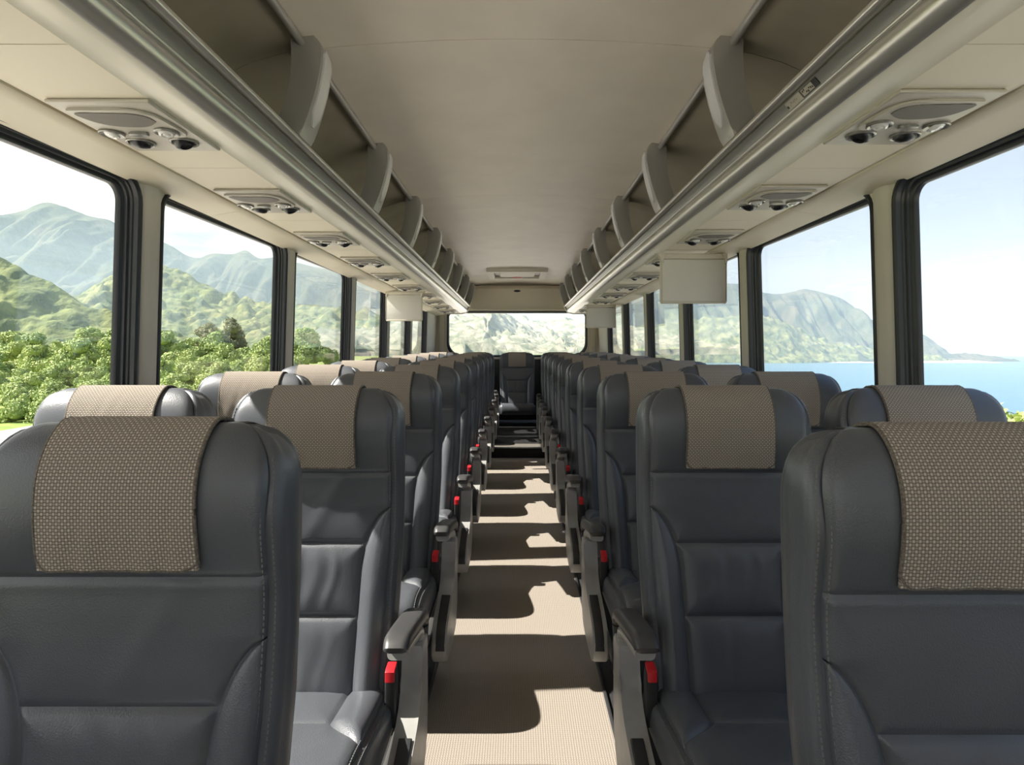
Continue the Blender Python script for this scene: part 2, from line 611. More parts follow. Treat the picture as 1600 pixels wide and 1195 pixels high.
# pillar cover mouldings (raised cream strips between the windows)
def pillar_trims():
    n = 0
    for side, wall in (('left', wall_l), ('right', wall_r)):
        sgn = -1 if side == 'left' else 1
        for c in PIL[1:]:
            h = PW - 0.014
            bm = bmesh.new()
            prof = [(-h, 0), (-h + .008, .010), (-h * .3, .015), (h * .3, .015), (h - .008, .010), (h, 0)]
            rows = []
            for z in np.linspace(0.62, ZT + 0.01, 8):
                rows.append([bm.verts.new((sgn * (XW + lean(z) - d), c + y, z)) for (y, d) in prof])
            for r0, r1 in zip(rows[:-1], rows[1:]):
                for i in range(len(prof) - 1):
                    bm.faces.new((r0[i], r0[i + 1], r1[i + 1], r1[i]))
            bm_obj('pillar_cover', bm, M['pillar'], wall, 50)
pillar_trims()

# floor ----------------------------------------------------------------
FZ = 0.085                        # floor level
FL = box('floor', -1.33, 1.33, Y0, Y1, -0.06, FZ, M['floor'])
tag(FL, 'black textured bus floor under the seats', None, None, 'structure')
AW = 0.292
runner = box('aisle_carpet', -AW, AW, Y0 + 0.02, 6.39, FZ + 0.0005, FZ + 0.008, M['carpet'])
tag(runner, 'beige ribbed carpet runner along the aisle', 'carpet')
for i, s in enumerate((-1, 1)):
    xs = sorted((s * AW, s * (AW + 0.012)))
    t = box('trim_%d' % (i + 1), xs[0], xs[1], Y0 + 0.02, 6.39, FZ + 0.0005, FZ + 0.012, M['steel_dark'], None, 0.003)
    t['kind'] = 'structure'
    t['label'] = 'dark metal edging strip on the %s edge of the aisle carpet' % ('left', 'right')[i]
    xs = sorted((s * (AW + 0.06), s * (AW + 0.085)))
    t = box('trim_%d' % (i + 3), xs[0], xs[1], Y0 + 0.02, 6.39, FZ + 0.0005, FZ + 0.014, M['metal'], None, 0.003)
    t['kind'] = 'structure'
    t['label'] = 'seat track rail in the floor on the %s of the aisle' % ('left', 'right')[i]
# rear step
step = empty('rear_step', (0, 6.40, FZ)); step['kind'] = 'structure'
step['label'] = 'raised step in the aisle in front of the rear bench'
box('riser', -AW - 0.02, AW + 0.02, 0.0, 0.03, 0.0005, 0.105, M['black'], step)
box('tread', -AW - 0.02, AW + 0.02, 0.031, 0.27, 0.0005, 0.110, M['tread'], step)
box('nosing', -AW - 0.02, AW + 0.02, -0.012, 0.03, 0.106, 0.118, M['metal'], step, 0.004)
box('platform', -AW - 0.02, AW + 0.02, 0.271, 1.74, 0.0005, 0.110, M['black'], step)  # platform past the tread painted black to hold its shade

SL = 0.0135                       # the roof falls slightly towards the rear
def drop(y): return -SL * (y - 2.0)
def tilt_about(o, p):
    m = Matrix.Translation(p) @ Matrix.Rotation(-SL, 4, 'X') @ Matrix.Translation(-Vector(p))
    o.matrix_world = m @ o.matrix_world

# ceiling ----------------------------------------------------------------
def ceil_pts():
    P = []
    for x in np.linspace(0, 0.70, 9):
        P.append((x, CAM_H + 1.035 - 0.035 * (x / 0.70) ** 2))
    for x, y in ((0.80, 0.985), (0.90, 0.955), (1.0, 0.91), (1.09, 0.84), (1.16, 0.76), (1.205, 0.68)):
        P.append((x, CAM_H + y))
    return [(-x, z) for x, z in P[:0:-1]] + P
CP = ceil_pts()
BR = [2.04 + 1.02 * k for k in range(-2, 8)]        # bracket positions along the bus
ceiling = extrude_y('ceiling', CP[::-1] + [(CP[0][0] - .06, CP[0][1] - 0.01)] + [(x * 1.05, z + 0.06) for x, z in CP] + [(CP[-1][0] + .06, CP[-1][1] - 0.01)],
                    Y0, Y1 + 0.1, M['headliner'])
tag(ceiling, 'cambered beige headliner ceiling over the aisle', None, None, 'structure')
seams = [Y0, 2.06, 4.12, 6.22, 8.30, Y1]
for a, b in zip(seams[:-1], seams[1:]):
    g = 0.0022
    n = len(CP)
    low = [(x * 0.997, z - 0.006) for x, z in CP]
    up = [(x, z - 0.0005) for x, z in CP]
    k0 = 6; k1 = n - 6
    extrude_y('ceiling_panel', low[k0:k1] + up[k0:k1][::-1], a + g, b - g, M['headliner'], ceiling)
    for q0, q1 in ((0, k0 + 1), (k1 - 1, n)):
        extrude_y('shaded_lining_panel', low[q0:q1] + up[q0:q1][::-1], a + g, b - g, M['rack_floor'], ceiling)  # painted darker than the headliner to carry the shade over the racks

tilt_about(ceiling, Vector((0, 2.0, CAM_H)))

# front bulkhead behind the camera, rear wall ------------------------------
wf = empty('wall_front', (0, Y0, 0)); wf['kind'] = 'structure'
box('bulkhead', -1.36, 1.36, -0.05, 0.0, 0.0, 0.80, M['cream'], wf)
box('header', -1.36, 1.36, -0.05, 0.0, 2.16, 2.42, M['cream'], wf)
box('corner_post', -1.36, -1.20, -0.05, 0.0, 0.801, 2.159, M['cream'], wf)
box('corner_post', 1.20, 1.36, -0.05, 0.0, 0.801, 2.159, M['cream'], wf)
box('windscreen', -1.199, 1.199, -0.03, -0.026, 0.801, 2.159, M['glass'], wf)  # unseen windscreen, enlarged so more sky light reaches the seat faces

wr = empty('wall_rear', (0, Y1, 0)); wr['kind'] = 'structure'
def rear_wall():
    n = 8
    zt, zb, hw = CAM_H + 0.505, CAM_H - 0.205, 1.085
    def ring(off, r):
        o = []
        for (cx, cz, a0, rad) in ((hw - off - .06, zt - off - .06, 0, .06), (-hw + off + .06, zt - off - .06, 90, .06),
                                  (-hw + off + r, zb + off + r, 180, r), (hw - off - r, zb + off + r, 270, r)):
            for k in range(n + 1):
                a = R(a0 + 90 * k / n)
                o.append((cx + rad * math.cos(a), cz + rad * math.sin(a)))
        return o
    inner = ring(0, 0.20)
    HW, HT, HB = 1.33, CAM_H + 1.12, 0.0
    corners = [(HW, HT), (-HW, HT), (-HW, HB), (HW, HB)]
    outer = []
    for c in range(4):
        for k in range(n + 1):
            x, z = inner[c * (n + 1) + k]
            first = k < n / 2
            if k == n // 2: outer.append(corners[c])
            elif c == 0: outer.append((HW, z) if first else (x, HT))
            elif c == 1: outer.append((x, HT) if first else (-HW, z))
            elif c == 2: outer.append((-HW, z) if first else (x, HB))
            else: outer.append((x, HB) if first else (HW, z))
    bm = bmesh.new()
    A = [bm.verts.new((x, 0, z)) for x, z in inner]; B = [bm.verts.new((x, 0, z)) for x, z in outer]
    C = [bm.verts.new((x, 0.05, z)) for x, z in inner]
    m = len(A)
    for i in range(m):
        j = (i + 1) % m
        bm.faces.new((A[i], B[i], B[j], A[j])); bm.faces.new((A[i], A[j], C[j], C[i]))
    bm_obj('wall_panel', bm, M['cream_light'], wr, 30)
    # rubber frame + pane
    root = empty('rear_window', (0, 0, 0), wr)
    fp = [(0.0, -0.004), (0.018, -0.006), (0.022, 0.004), (0.03, 0.01), (0.034, 0.03), (0.0, 0.045)]
    verts = []
    for off, dy in fp:
        verts += [(x, dy, z) for x, z in ring(off, 0.20)]
    k = len(fp); faces = []
    for i in range(k):
        ii = (i + 1) % k
        for j in range(m):
            jj = (j + 1) % m
            faces.append((i * m + j, i * m + jj, ii * m + jj, ii * m + j))
    bm = bmesh.new(); bv = [bm.verts.new(v) for v in verts]
    for f in faces: bm.faces.new([bv[q] for q in f])
    bm_obj('rubber_frame', bm, M['rubber'], root, 30)
    lp = ring(0.028, 0.20)
    bm = bmesh.new()
    A = [bm.verts.new((x, 0.022, z)) for x, z in lp]; B = [bm.verts.new((x, 0.027, z)) for x, z in lp]
    bm.faces.new(A); bm.faces.new(B[::-1])
    for i in range(m):
        j = (i + 1) % m
        bm.faces.new((A[i], A[j], B[j], B[i]))
    bm_obj('pane', bm, M['glass'], root, 30, smooth=False)
    # header panel bulging over the window, with a pale lower lip and a dark strip
    zc = CAM_H + 1.0 + drop(Y1)
    prof = [(0.0, zc - 0.005), (-0.10, zc - 0.01), (-0.135, zc - 0.06), (-0.12, zc - 0.20), (-0.085, zt + 0.10), (-0.06, zt + 0.035), (-0.055, zt + 0.03), (0.0, zt + 0.03)]
    prism('header_panel', prof, 'x', -0.99, 0.99, M['cream'], wr, 0.0)
    prism('header_lip', [(-0.055, zt + 0.029), (-0.062, zt + 0.029), (-0.062, zt + 0.012), (-0.0075, zt + 0.012), (-0.0075, zt + 0.029)], 'x', -1.0, 1.0, M['cream_light'], wr, 0.003)
    box('lower_panel', -1.10, 1.10, -0.02, -0.001, FZ + 0.001, zb - 0.035, M['plastic_dark'], wr, 0.004)
    box('sill', -1.10, 1.10, -0.03, -0.001, zb - 0.034, zb - 0.004, M['cream_light'], wr, 0.006)
    for s in (-1, 1):
        xs = sorted((s * 1.12, s * 1.205))
        box('corner_moulding', xs[0], xs[1], -0.03, -0.001, 0.6, CAM_H + 0.53, M['cream_light'], wr, 0.010)
rear_wall()

# ------------------------------------------------------------------ overhead racks
def rack(side):
    s = -1 if side == 'left' else 1
    H = CAM_H
    root = empty('luggage_rack', (s * 0.95, 2.0, H + 0.56))
    tag(root, 'long silver-edged overhead luggage rack along the %s side of the bus' % side, 'luggage rack', 'overhead luggage racks')
    off = Vector(root.location)
    def local(o):
        o.parent = root
        o.matrix_parent_inverse = Matrix.Translation(-off)
        return o
    ya, yb = Y0 + 0.01, 9.26
    def ext(name, prof, a=ya, b=yb, m=None, angle=25):
        return local(extrude_y(name, [(s * x, H + z) for x, z in prof], a, b, m, None, True, angle))
    # inner rail: pale valance, rounded silver body, dark channel, tubular lip
    ext('valance', [(0.850, 0.556), (0.842, 0.559), (0.825, 0.5625), (0.800, 0.5655), (0.782, 0.569), (0.776, 0.572), (0.785, 0.590), (0.850, 0.575)], m=M['valance'])
    body = [(0.777, 0.5705), (0.766, 0.577), (0.756, 0.586), (0.749, 0.597), (0.746, 0.609), (0.7475, 0.619), (0.751, 0.623), (0.79, 0.623), (0.79, 0.5705)]
    ext('rail_body', body, m=M['silver'], angle=40)
    ext('rail_bead', [(0.7495, 0.6235), (0.7470, 0.6255), (0.7462, 0.6295), (0.749, 0.6325), (0.78, 0.6325), (0.78, 0.6235)], m=M['silver'], angle=50)
    ext('rail_channel', [(0.750, 0.633), (0.7455, 0.640), (0.7385, 0.6485), (0.7320, 0.6545), (0.760, 0.662), (0.78, 0.633)], m=M['channel'], angle=40)
    tp = []
    for k in range(14):
        a = 2 * math.pi * k / 14
        tp.append((0.7190 + 0.0165 * math.cos(a), 0.6660 + 0.0125 * math.sin(a)))
    ext('lip_tube', tp, m=M['silver'], angle=60)
    # shelf floor
    ext('shelf', [(0.722, 0.661), (1.215, 0.640), (1.215, 0.628), (0.765, 0.645)], m=M['rack_floor'])
    # underside service panels, one per seat row, with fine gaps
    g = 0.0016
    yy = [1.165 + 0.782 * k for k in range(-3, 11)]
    yy = [ya] + [y for y in yy if ya + .1 < y < yb - .1] + [yb]
    for a, b in zip(yy[:-1], yy[1:]):
        ext('service_panel', [(0.851, 0.5565), (1.106, 0.5565), (1.106, 0.585), (0.851, 0.585)], a + g, b - g, M['cream'])
    # outer cove panel above the windows
    cy = [ya] + [2.50 + 1.564 * k for k in range(-2, 5)] + [yb + 0.22]
    for a, b in zip(cy[:-1], cy[1:]):
        if b < ya: continue
        ext('cove_panel', [(1.112, 0.5525), (1.117, 0.5485), (1.15, 0.543), (XW + 0.012, 0.526), (XW + 0.012, 0.60), (1.112, 0.60)], max(a, ya) + g, b - g, M['cream'], 35)
    # end cap with rounded lower corner
    cap = [(0.705, 0.66), (0.69, 0.80), (0.68, 0.97), (1.12, 0.80), (1.20, 0.60), (1.20, 0.545), (0.86, 0.545), (0.80, 0.553), (0.755, 0.572), (0.728, 0.61)]
    local(prism('end_cap', [(s * x, H + z) for x, z in cap], 'y', yb + 0.001, yb + 0.05, M['cream_light'], None, 0.012))
    # brackets
    inner = catmull([(0.702, 0.672), (0.678, 0.735), (0.655, 0.81), (0.640, 0.88), (0.634, 0.935), (0.643, 0.982), (0.672, 1.008)], 18)
    outer = catmull([(0.735, 0.998), (0.731, 0.94), (0.735, 0.865), (0.750, 0.79), (0.772, 0.725), (0.785, 0.680)], 14)
    poly = [tuple(p) for p in inner] + [tuple(p) for p in outer]
    first = None
    for y in BR:
        if y < -1.5: continue
        if first is None:
            b = prism('bracket', [(s * x, H + z) for x, z in poly], 'y', -0.058, 0.058, M['bracket'], None, 0.011, 3)
            # grip inlay on the aisle-facing edge
            t = np.linspace(0.13, 0.80, 14)
            ii = [(np.interp(q * 17, range(18), inner[:, 0]), np.interp(q * 17, range(18), inner[:, 1])) for q in t]
            cur = catmull(ii, 22)
            vt = []; fc = []
            hw = [0.006 + 0.030 * min(1, min(k, 21 - k) / 3.0) for k in range(22)]
            for k, (x, z) in enumerate(cur):
                d = cur[min(k + 1, 21)] - cur[max(k - 1, 0)]
                nrm = np.array([-d[1], d[0]]); nrm /= np.linalg.norm(nrm)
                if nrm[0] > 0: nrm = -nrm
                p = np.array([x, z]) + nrm * 0.0055
                q = np.array([x, z]) - nrm * 0.004
                for (w, c) in ((-hw[k], q), (-hw[k], p), (hw[k], p), (hw[k], q)):
                    vt.append((s * c[0], w, H + c[1]))
            for k in range(21):
                for e in range(3):
                    a = k * 4 + e
                    fc.append((a, a + 1, a + 5, a + 4))
            bmx = bmesh.new(); bv = [bmx.verts.new(v) for v in vt]
            for f in fc: bmx.faces.new([bv[i] for i in f])
            bmx.faces.new([bv[i] for i in (0, 1, 2, 3)]); bmx.faces.new([bv[84 + i] for i in (3, 2, 1, 0)])
            inl = bm_obj('grip_inlay', bmx, M['inlay'], None, 40)
            first = (b, inl)
        else:
            b = first[0].copy(); COL.objects.link(b)
            inl = first[1].copy(); COL.objects.link(inl)
        b.parent = root
        b.matrix_parent_inverse = Matrix.Identity(4)
        b.location = (-off.x, y - off.y, -off.z)
        inl.parent = b
        inl.location = (0, 0, 0)
    # grab bar pieces between brackets
    ys = [ya] + [y for y in BR if y > -1.5] + [yb]
    for a, b in zip(ys[:-1], ys[1:]):
        local(tube('grab_bar', [(s * 0.700, a + 0.052, H + 0.978), (s * 0.700, b - 0.052, H + 0.978)], 0.0135, M['bracket'], None, 12))
    root.rotation_euler = (-SL, 0, 0)
    return root
rack_l = rack('left')
rack_r = rack('right')

ORD = ['nearest', 'second', 'third', 'fourth', 'fifth', 'sixth', 'seventh', 'eighth', 'ninth', 'tenth', 'eleventh']

# ------------------------------------------------------------------ overhead service consoles
def console_proto(s):
    """local origin: centre of the plate on the panel underside; x outward to the window; y along the bus; faces down"""
    root = empty('overhead_console', (0, 0, 0))
    L2, W2 = 0.172, 0.119
    def X(x): return s * x
    bm = bmesh.new()
    # plate: bevelled, with raised frame
    pts = [(-W2, -L2), (W2, -L2), (W2, L2), (-W2, L2)]
    prism('plate', [(X(x), y) for x, y in pts], 'z', -0.0105, -0.0002, M['console'], root, 0.006, 3)
    # swooping raised pod round the speaker and lamps
    pod = catmull([(-0.095, -0.105), (-0.06, -0.138), (0.02, -0.142), (0.088, -0.140), (0.098, -0.125), (0.100, -0.05), (0.104, 0.01), (0.112, 0.036), (0.06, 0.046), (-0.03, 0.042), (-0.085, 0.040), (-0.102, 0.028), (-0.103, -0.02), (-0.095, -0.105)], 48)[:-1]
    prism('pod', [(X(x), y) for x, y in pod], 'z', -0.0175, -0.0106, M['console'], root, 0.005, 3)
    sp = catmull([(-0.080, -0.072), (-0.075, -0.105), (-0.045, -0.124), (0.02, -0.128), (0.082, -0.128), (0.080, -0.095), (0.060, -0.060), (0.02, -0.042), (-0.04, -0.042), (-0.080, -0.072)], 40)[:-1]
    spk = prism('speaker_grille', [(X(x), y) for x, y in sp], 'z', -0.0195, -0.0176, M['speaker'], root, 0.001, 1)
    for (x, y, ang) in ((0.080, 0.004, 0.35), (-0.066, -0.004, -0.2)):
        ring = lathe('reading_light', [(0.030, 0.0), (0.031, 0.004), (0.028, 0.0065), (0.0245, 0.005), (0.022, 0.003), (0.018, 0.0025)], (X(x), y, -0.0176), (0, 0, -1), M['ring'], root, 24)
        lathe('lens', [(0.020, 0.0), (0.019, 0.004), (0.014, 0.0075), (0.009, 0.006), (0.005, 0.008), (0.001, 0.0085)], (X(x), y, -0.0204), (0.25 * s * (1 if x > 0 else -1), -0.15, -1), M['lens'], ring, 20)
    bt = catmull([(-0.024, 0.012), (-0.020, 0.030), (0.0, 0.037), (0.020, 0.030), (0.024, 0.012), (0.0, 0.006), (-0.024, 0.012)], 24)[:-1]
    prism('call_button', [(X(x + 0.010), y - 0.014) for x, y in bt], 'z', -0.025, -0.0176, M['channel'], root, 0.003, 2)
    for (x, y, turn) in ((0.060, 0.094, 0.3), (-0.060, 0.090, -0.9)):
        ring = lathe('air_vent', [(0.037, 0.0), (0.037, 0.0045), (0.034, 0.0065), (0.0305, 0.005), (0.029, 0.0005)], (X(x), y, -0.0106), (0, 0, -1), M['ring'], root, 28)
        ax = Vector((0.42 * s * math.sin(turn * 1.7), 0.25 * math.cos(turn * 2), -1))
        ball = lathe('vent_ball', [(0.0285, -0.004), (0.028, 0.004), (0.0255, 0.012), (0.021, 0.016), (0.0155, 0.0185), (0.0145, 0.014), (0.010, 0.012), (0.001, 0.0115)], (X(x), y, -0.0085), ax, M['vent'], ring, 22)
    return root

def build_consoles():
    for side, s, y_first in (('left', -1, 1.582), ('right', 1, 1.530)):
        proto = console_proto(s)
        k = 0
        for i in range(0, 10):
            y = y_first + 0.782 * i
            if y > 9.05: break
            o = proto if k == 0 else copy_tree(proto)
            o.location = (s * 0.966, y, CAM_H + 0.5565 + drop(y)); o.rotation_euler = (-SL, 0, 0)
            tag(o, '%s beige overhead console with speaker, lamps and air vents under the %s rack' % ('nearest' if i == 0 else ORD[i], side),
                'overhead console', 'overhead consoles under the racks')
            k += 1
build_consoles()

# ------------------------------------------------------------------ fold-down screens
def screen(s, y, x0, x1, h, label):
    root = empty('folding_screen', (s * (x0 + x1) / 2, y, CAM_H + 0.533 + drop(y)))
    hw = (x1 - x0) / 2
    tag(root, label, 'screen', 'fold-down screens')
    zt = 0.004
    # hinge housing with flared ears
    box('hinge_housing', -hw, hw, -0.012, 0.035, -0.028, zt, M['screen_edge'], root, 0.006)
    for e in (-1, 1):
        pts = [(e * hw, -0.05), (e * (hw - 0.014), -0.05), (e * (hw - 0.014), -0.015), (e * (hw - 0.045), zt), (e * (hw + (0.03 if e * s < 0 else 0.004)), zt), (e * hw, -0.02)]
        prism('hinge_ear', pts, 'y', -0.016, 0.020, M['screen_edge'], root, 0.004)
    pn = box('panel', -hw + 0.004, hw - 0.004, -0.006, 0.022, -h, -0.0285, M['screen'], root, 0.007, 3)
    box('bottom_edge', -hw + 0.003, hw - 0.003, -0.008, 0.024, -h - 0.010, -h + 0.004, M['screen_edge'], pn, 0.004)
    for e in (-1, 1):
        xs = sorted((e * (hw - 0.0042), e * (hw - 0.0002)))
        box('side_edge', xs[0], xs[1], -0.008, 0.024, -h, -0.03, M['screen_edge'], pn, 0.0015)
    return root
screen(1, 3.52, 0.822, 1.200, 0.272, 'pale folding screen hanging open on the right, nearest to the camera')
screen(-1, 5.70, 0.880, 1.218, 0.262, 'pale folding screen hanging open over the left windows')
screen(1, 7.35, 0.828, 1.18, 0.262, 'small far folding screen hanging open on the right near the rear window')

# ------------------------------------------------------------------ roof hatch and header dome
def hatch():
    root = empty('roof_hatch', (0, 8.10, CAM_H + 1.027 + drop(8.10)))
    root.rotation_euler = (-SL, 0, 0)
    tag(root, 'cream emergency roof hatch with red release at the rear of the ceiling', 'roof hatch')
    outer = [(-0.385, -0.40), (0.385, -0.40), (0.385, 0.40), (-0.385, 0.40)]
    def ring(name, o, i, z0, z1, m, bev=0.006):
        bm = bmesh.new()
        O0 = [bm.verts.new((x, y, z0)) for x, y in o]; I0 = [bm.verts.new((x, y, z0)) for x, y in i]
        O1 = [bm.verts.new((x, y, z1)) for x, y in o]; I1 = [bm.verts.new((x, y, z1)) for x, y in i]
        for k in range(4):
            j = (k + 1) % 4
            bm.faces.new((O0[k], O0[j], I0[j], I0[k])); bm.faces.new((O1[j], O1[k], I1[k], I1[j]))
            bm.faces.new((O0[j], O0[k], O1[k], O1[j])); bm.faces.new((I0[k], I0[j], I1[j], I1[k]))
        bmesh.ops.bevel(bm, geom=bm.edges[:], offset=bev, segments=2, affect='EDGES', clamp_overlap=True)
        return bm_obj(name, bm, m, root)
    ring('frame', outer, [(-0.30, -0.30), (0.30, -0.30), (0.30, 0.30), (-0.30, 0.30)], -0.050, 0.002, M['cream_light'])
    box('well', -0.298, 0.298, -0.298, 0.298, -0.012, -0.006, M['channel'], root)
    box('lid', -0.23, 0.23, -0.25, 0.18, -0.044, -0.0125, M['cream_light'], root, 0.012, 3)
    h = box('release_handle', -0.065, 0.065, 0.19, 0.25, -0.05, -0.0125, M['red'], root, 0.008)
    box('latch', -0.05, -0.01, 0.182, 0.1895, -0.045, -0.02, M['label_dark'], h, 0.002)
hatch()
dm = empty('header_dome', (0, Y1 - 0.134, CAM_H + 0.805))
tag(dm, 'small dark oval sensor dome on the panel above the rear window', 'sensor')
bmx = bmesh.new()
bmesh.ops.create_uvsphere(bmx, u_segments=20, v_segments=10, radius=1.0)
for v in bmx.verts: v.co = Vector((v.co.x * 0.052, v.co.y * 0.012, v.co.z * 0.017))
bm_obj('dome', bmx, M['label_dark'], dm)
bmx = bmesh.new()
bmesh.ops.create_uvsphere(bmx, u_segments=20, v_segments=10, radius=1.0)
for v in bmx.verts: v.co = Vector((v.co.x * 0.066, 0.006 + v.co.y * 0.008, v.co.z * 0.024))
bm_obj('bezel', bmx, M['cream_light'], dm)

# safety label in the channel of the right rail -------------------------------
def rail_label():
    a = Vector((0.7490, 0, CAM_H + 0.6345)); b = Vector((0.7335, 0, CAM_H + 0.6530))
    up = (b - a).normalized(); out = Vector((-up.z, 0, up.x))
    if out.x > 0: out = -out
    c = (a + b) / 2
    root = empty('safety_label', (c.x, 1.60, c.z + drop(1.60)))
    root.rotation_euler = (-SL, 0, 0)
    tag(root, 'small pictogram label on the right luggage rail near the camera', 'label')
    h = (b - a).length / 2 - 0.001
    def plate(name, y0, y1, h0, h1, d0, d1, m, par):
        bm = bmesh.new()
        vs_ = []
        for d in (d0, d1):
            for (y, q) in ((y0, h0), (y1, h0), (y1, h1), (y0, h1)):
                vs_.append(bm.verts.new(up * q + out * d + Vector((0, y, 0))))
        for f in ((0, 1, 2, 3), (7, 6, 5, 4), (0, 4, 5, 1), (1, 5, 6, 2), (2, 6, 7, 3), (3, 7, 4, 0)):
            bm.faces.new([vs_[i] for i in f])
        return bm_obj(name, bm, m, par, smooth=False)
    p1 = plate('label_plate', -0.085, -0.002, -h, h, -0.004, 0.0015, M['label_dark'], root)
    p2 = plate('label_film', 0.002, 0.085, -h, h, -0.004, 0.0012, M['label_pale'], root)
    plate('pictogram_panel', -0.062, -0.006, -h * .8, h * .85, 0.0016, 0.0019, M['label_pale'], p1)
    rr = random.Random(3)
    for i in range(7):
        y = -0.060 + 0.0075 * i; q = rr.uniform(-h * .7, h * .3)
        plate('pictogram', y, y + 0.005, q, q + h * rr.uniform(.3, .6), 0.0020, 0.0023, M['label_dark'], p1)
    for i in range(6):
        y = 0.026 + 0.0075 * i; q = rr.uniform(-h * .7, h * .2)
        plate('pictogram', y, y + 0.003, q, q + h * rr.uniform(.3, .6), 0.0013, 0.0016, M['channel'], p2)
    plate('pictogram', 0.076, 0.084, -h * .6, h * .1, 0.0013, 0.0016, M['label_dark'], p2)
rail_label()

# ------------------------------------------------------------------ seats
SW = 0.212                                   # half width of the backrest
FR = Curve([(0.045, 1.178), (0.020, 1.172), (-0.004, 1.145), (-0.020, 1.10), (-0.027, 1.045), (-0.020, 0.985), (-0.014, 0.94), (-0.020, 0.87), (-0.034, 0.79), (-0.054, 0.69), (-0.078, 0.59), (-0.100, 0.50), (-0.112, 0.44)])
BK = Curve([(0.045, 1.178), (0.068, 1.170), (0.088, 1.145), (0.098, 1.10), (0.099, 1.04), (0.093, 0.94), (0.080, 0.82), (0.063, 0.70), (0.043, 0.58), (0.020, 0.46), (0.012, 0.42)])
def half_w(d):
    d = np.asarray(d, float)
    k = np.clip(d / 0.115, 0, 1)
    w = 0.128 + (SW - 0.128) * np.sqrt(np.clip(1 - (1 - k) ** 2, 0, 1))
    return w - 0.012 * np.clip((d - 0.42) / 0.3, 0, 1)
RC = 0.036                                    # edge curl radius
def sect(a, w):
    """arc coordinate a from the centre line -> (x, depth inwards)"""
    s = np.sign(a); a = np.abs(a)
    fl = w - RC
    th = np.clip((a - fl) / RC, 0, math.pi / 2)
    x = np.where(a < fl, a, fl + RC * np.sin(th))
    dep = np.where(a < fl, 0, RC * (1 - np.cos(th)))
    return s * x, dep
A_SEAM = RC * 0.62                            # seam sits this far round the curl
def surf(cur, sv, a, disp, sign=-1):
    """point on seat surface: cur arc sv, across a, raised by disp"""
    p = cur.at(sv); t = cur.tan(sv)
    n = np.stack([t[..., 1], -t[..., 0]], -1)          # candidate normal
    n = n * sign
    w = half_w(sv)
    x, dep = sect(a, w)
    q = np.clip(np.asarray(sv) / 0.10, 0, 1); dep = dep * (0.40 + 0.60 * q * q * (3 - 2 * q))     # shallower curl where the top roll is tight
    fl = w - RC
    th = np.clip((np.abs(a) - fl) / RC, 0, math.pi / 2)
    nx = np.sin(th) * np.sign(a); nn = np.cos(th)
    y = p[..., 0] + n[..., 0] * (-dep + disp * nn)
    z = p[..., 1] + n[..., 1] * (-dep + disp * nn)
    return np.stack([x + disp * nx, y, z], -1)
_t = FR.tan(0.4); FS = -1 if (_t[1] * -1) < 0 else 1
FS = 1 if (FR.tan(0.4)[1] < 0) else -1        # front normal points to -y
BS = -FS

def spaced(n):
    u = np.linspace(0, 1, n)
    return 0.55 * u + 0.45 * (0.5 - 0.5 * np.cos(math.pi * u))

def groove(d, b=0.007, wid=0.028):
    return -0.0055 * np.exp(-(d / 0.0055) ** 2) + b * (1 - np.exp(-(d / wid) ** 1.5))

def patch(name, cur, sgn, lo, hi, s0, s1, nu, nv, b=0.007, wid=0.028, extra=None, parent=None, m=None):
    """lo(s), hi(s): across limits; returns mesh object"""
    v = spaced(nv); u = spaced(nu)
    S = s0 + (s1 - s0) * v
    SS = np.repeat(S[:, None], nu, 1)
    l = np.array([lo(s) for s in S])[:, None]; h = np.array([hi(s) for s in S])[:, None]
    A = l + (h - l) * u[None, :]
    dl = A - l; dh = h - A; dt = SS - s0; db = s1 - SS
    d = np.minimum(np.minimum(dl, dh), np.minimum(dt, db))
    D = groove(d, b, wid)
    if extra is not None: D = D + extra(A, SS, d)
    P = surf(cur, SS, A, D, sgn)
    return obj(name, P.reshape(-1, 3), grid_faces(nu, nv, 0, flip=False), m or M['leather'], parent, True, None)

def fixn(o):
    me = o.data
    bm = bmesh.new(); bm.from_mesh(me)
    bmesh.ops.recalc_face_normals(bm, faces=bm.faces[:]); bm.to_mesh(me); bm.free()

S_HEAD = FR.s_at_z(0.968)
S_MID = FR.s_at_z(0.800)
S_LUM = FR.s_at_z(0.635)
S_BOL = FR.s_at_z(0.885)
S_END = FR.L - 0.002
def edge(s): return float(half_w(s)) - RC + A_SEAM
def bol_in(s):
    """inner boundary of the side bolster"""
    if s <= S_BOL: return edge(s)
    k = min(1.0, (s - S_BOL) / 0.16)
    w = edge(s)
    inner = 0.128 - 0.010 * min(1, (s - S_BOL) / 0.4)
    return w + (inner - w) * math.sqrt(max(0, 1 - (1 - k) ** 2)) ** 1.15

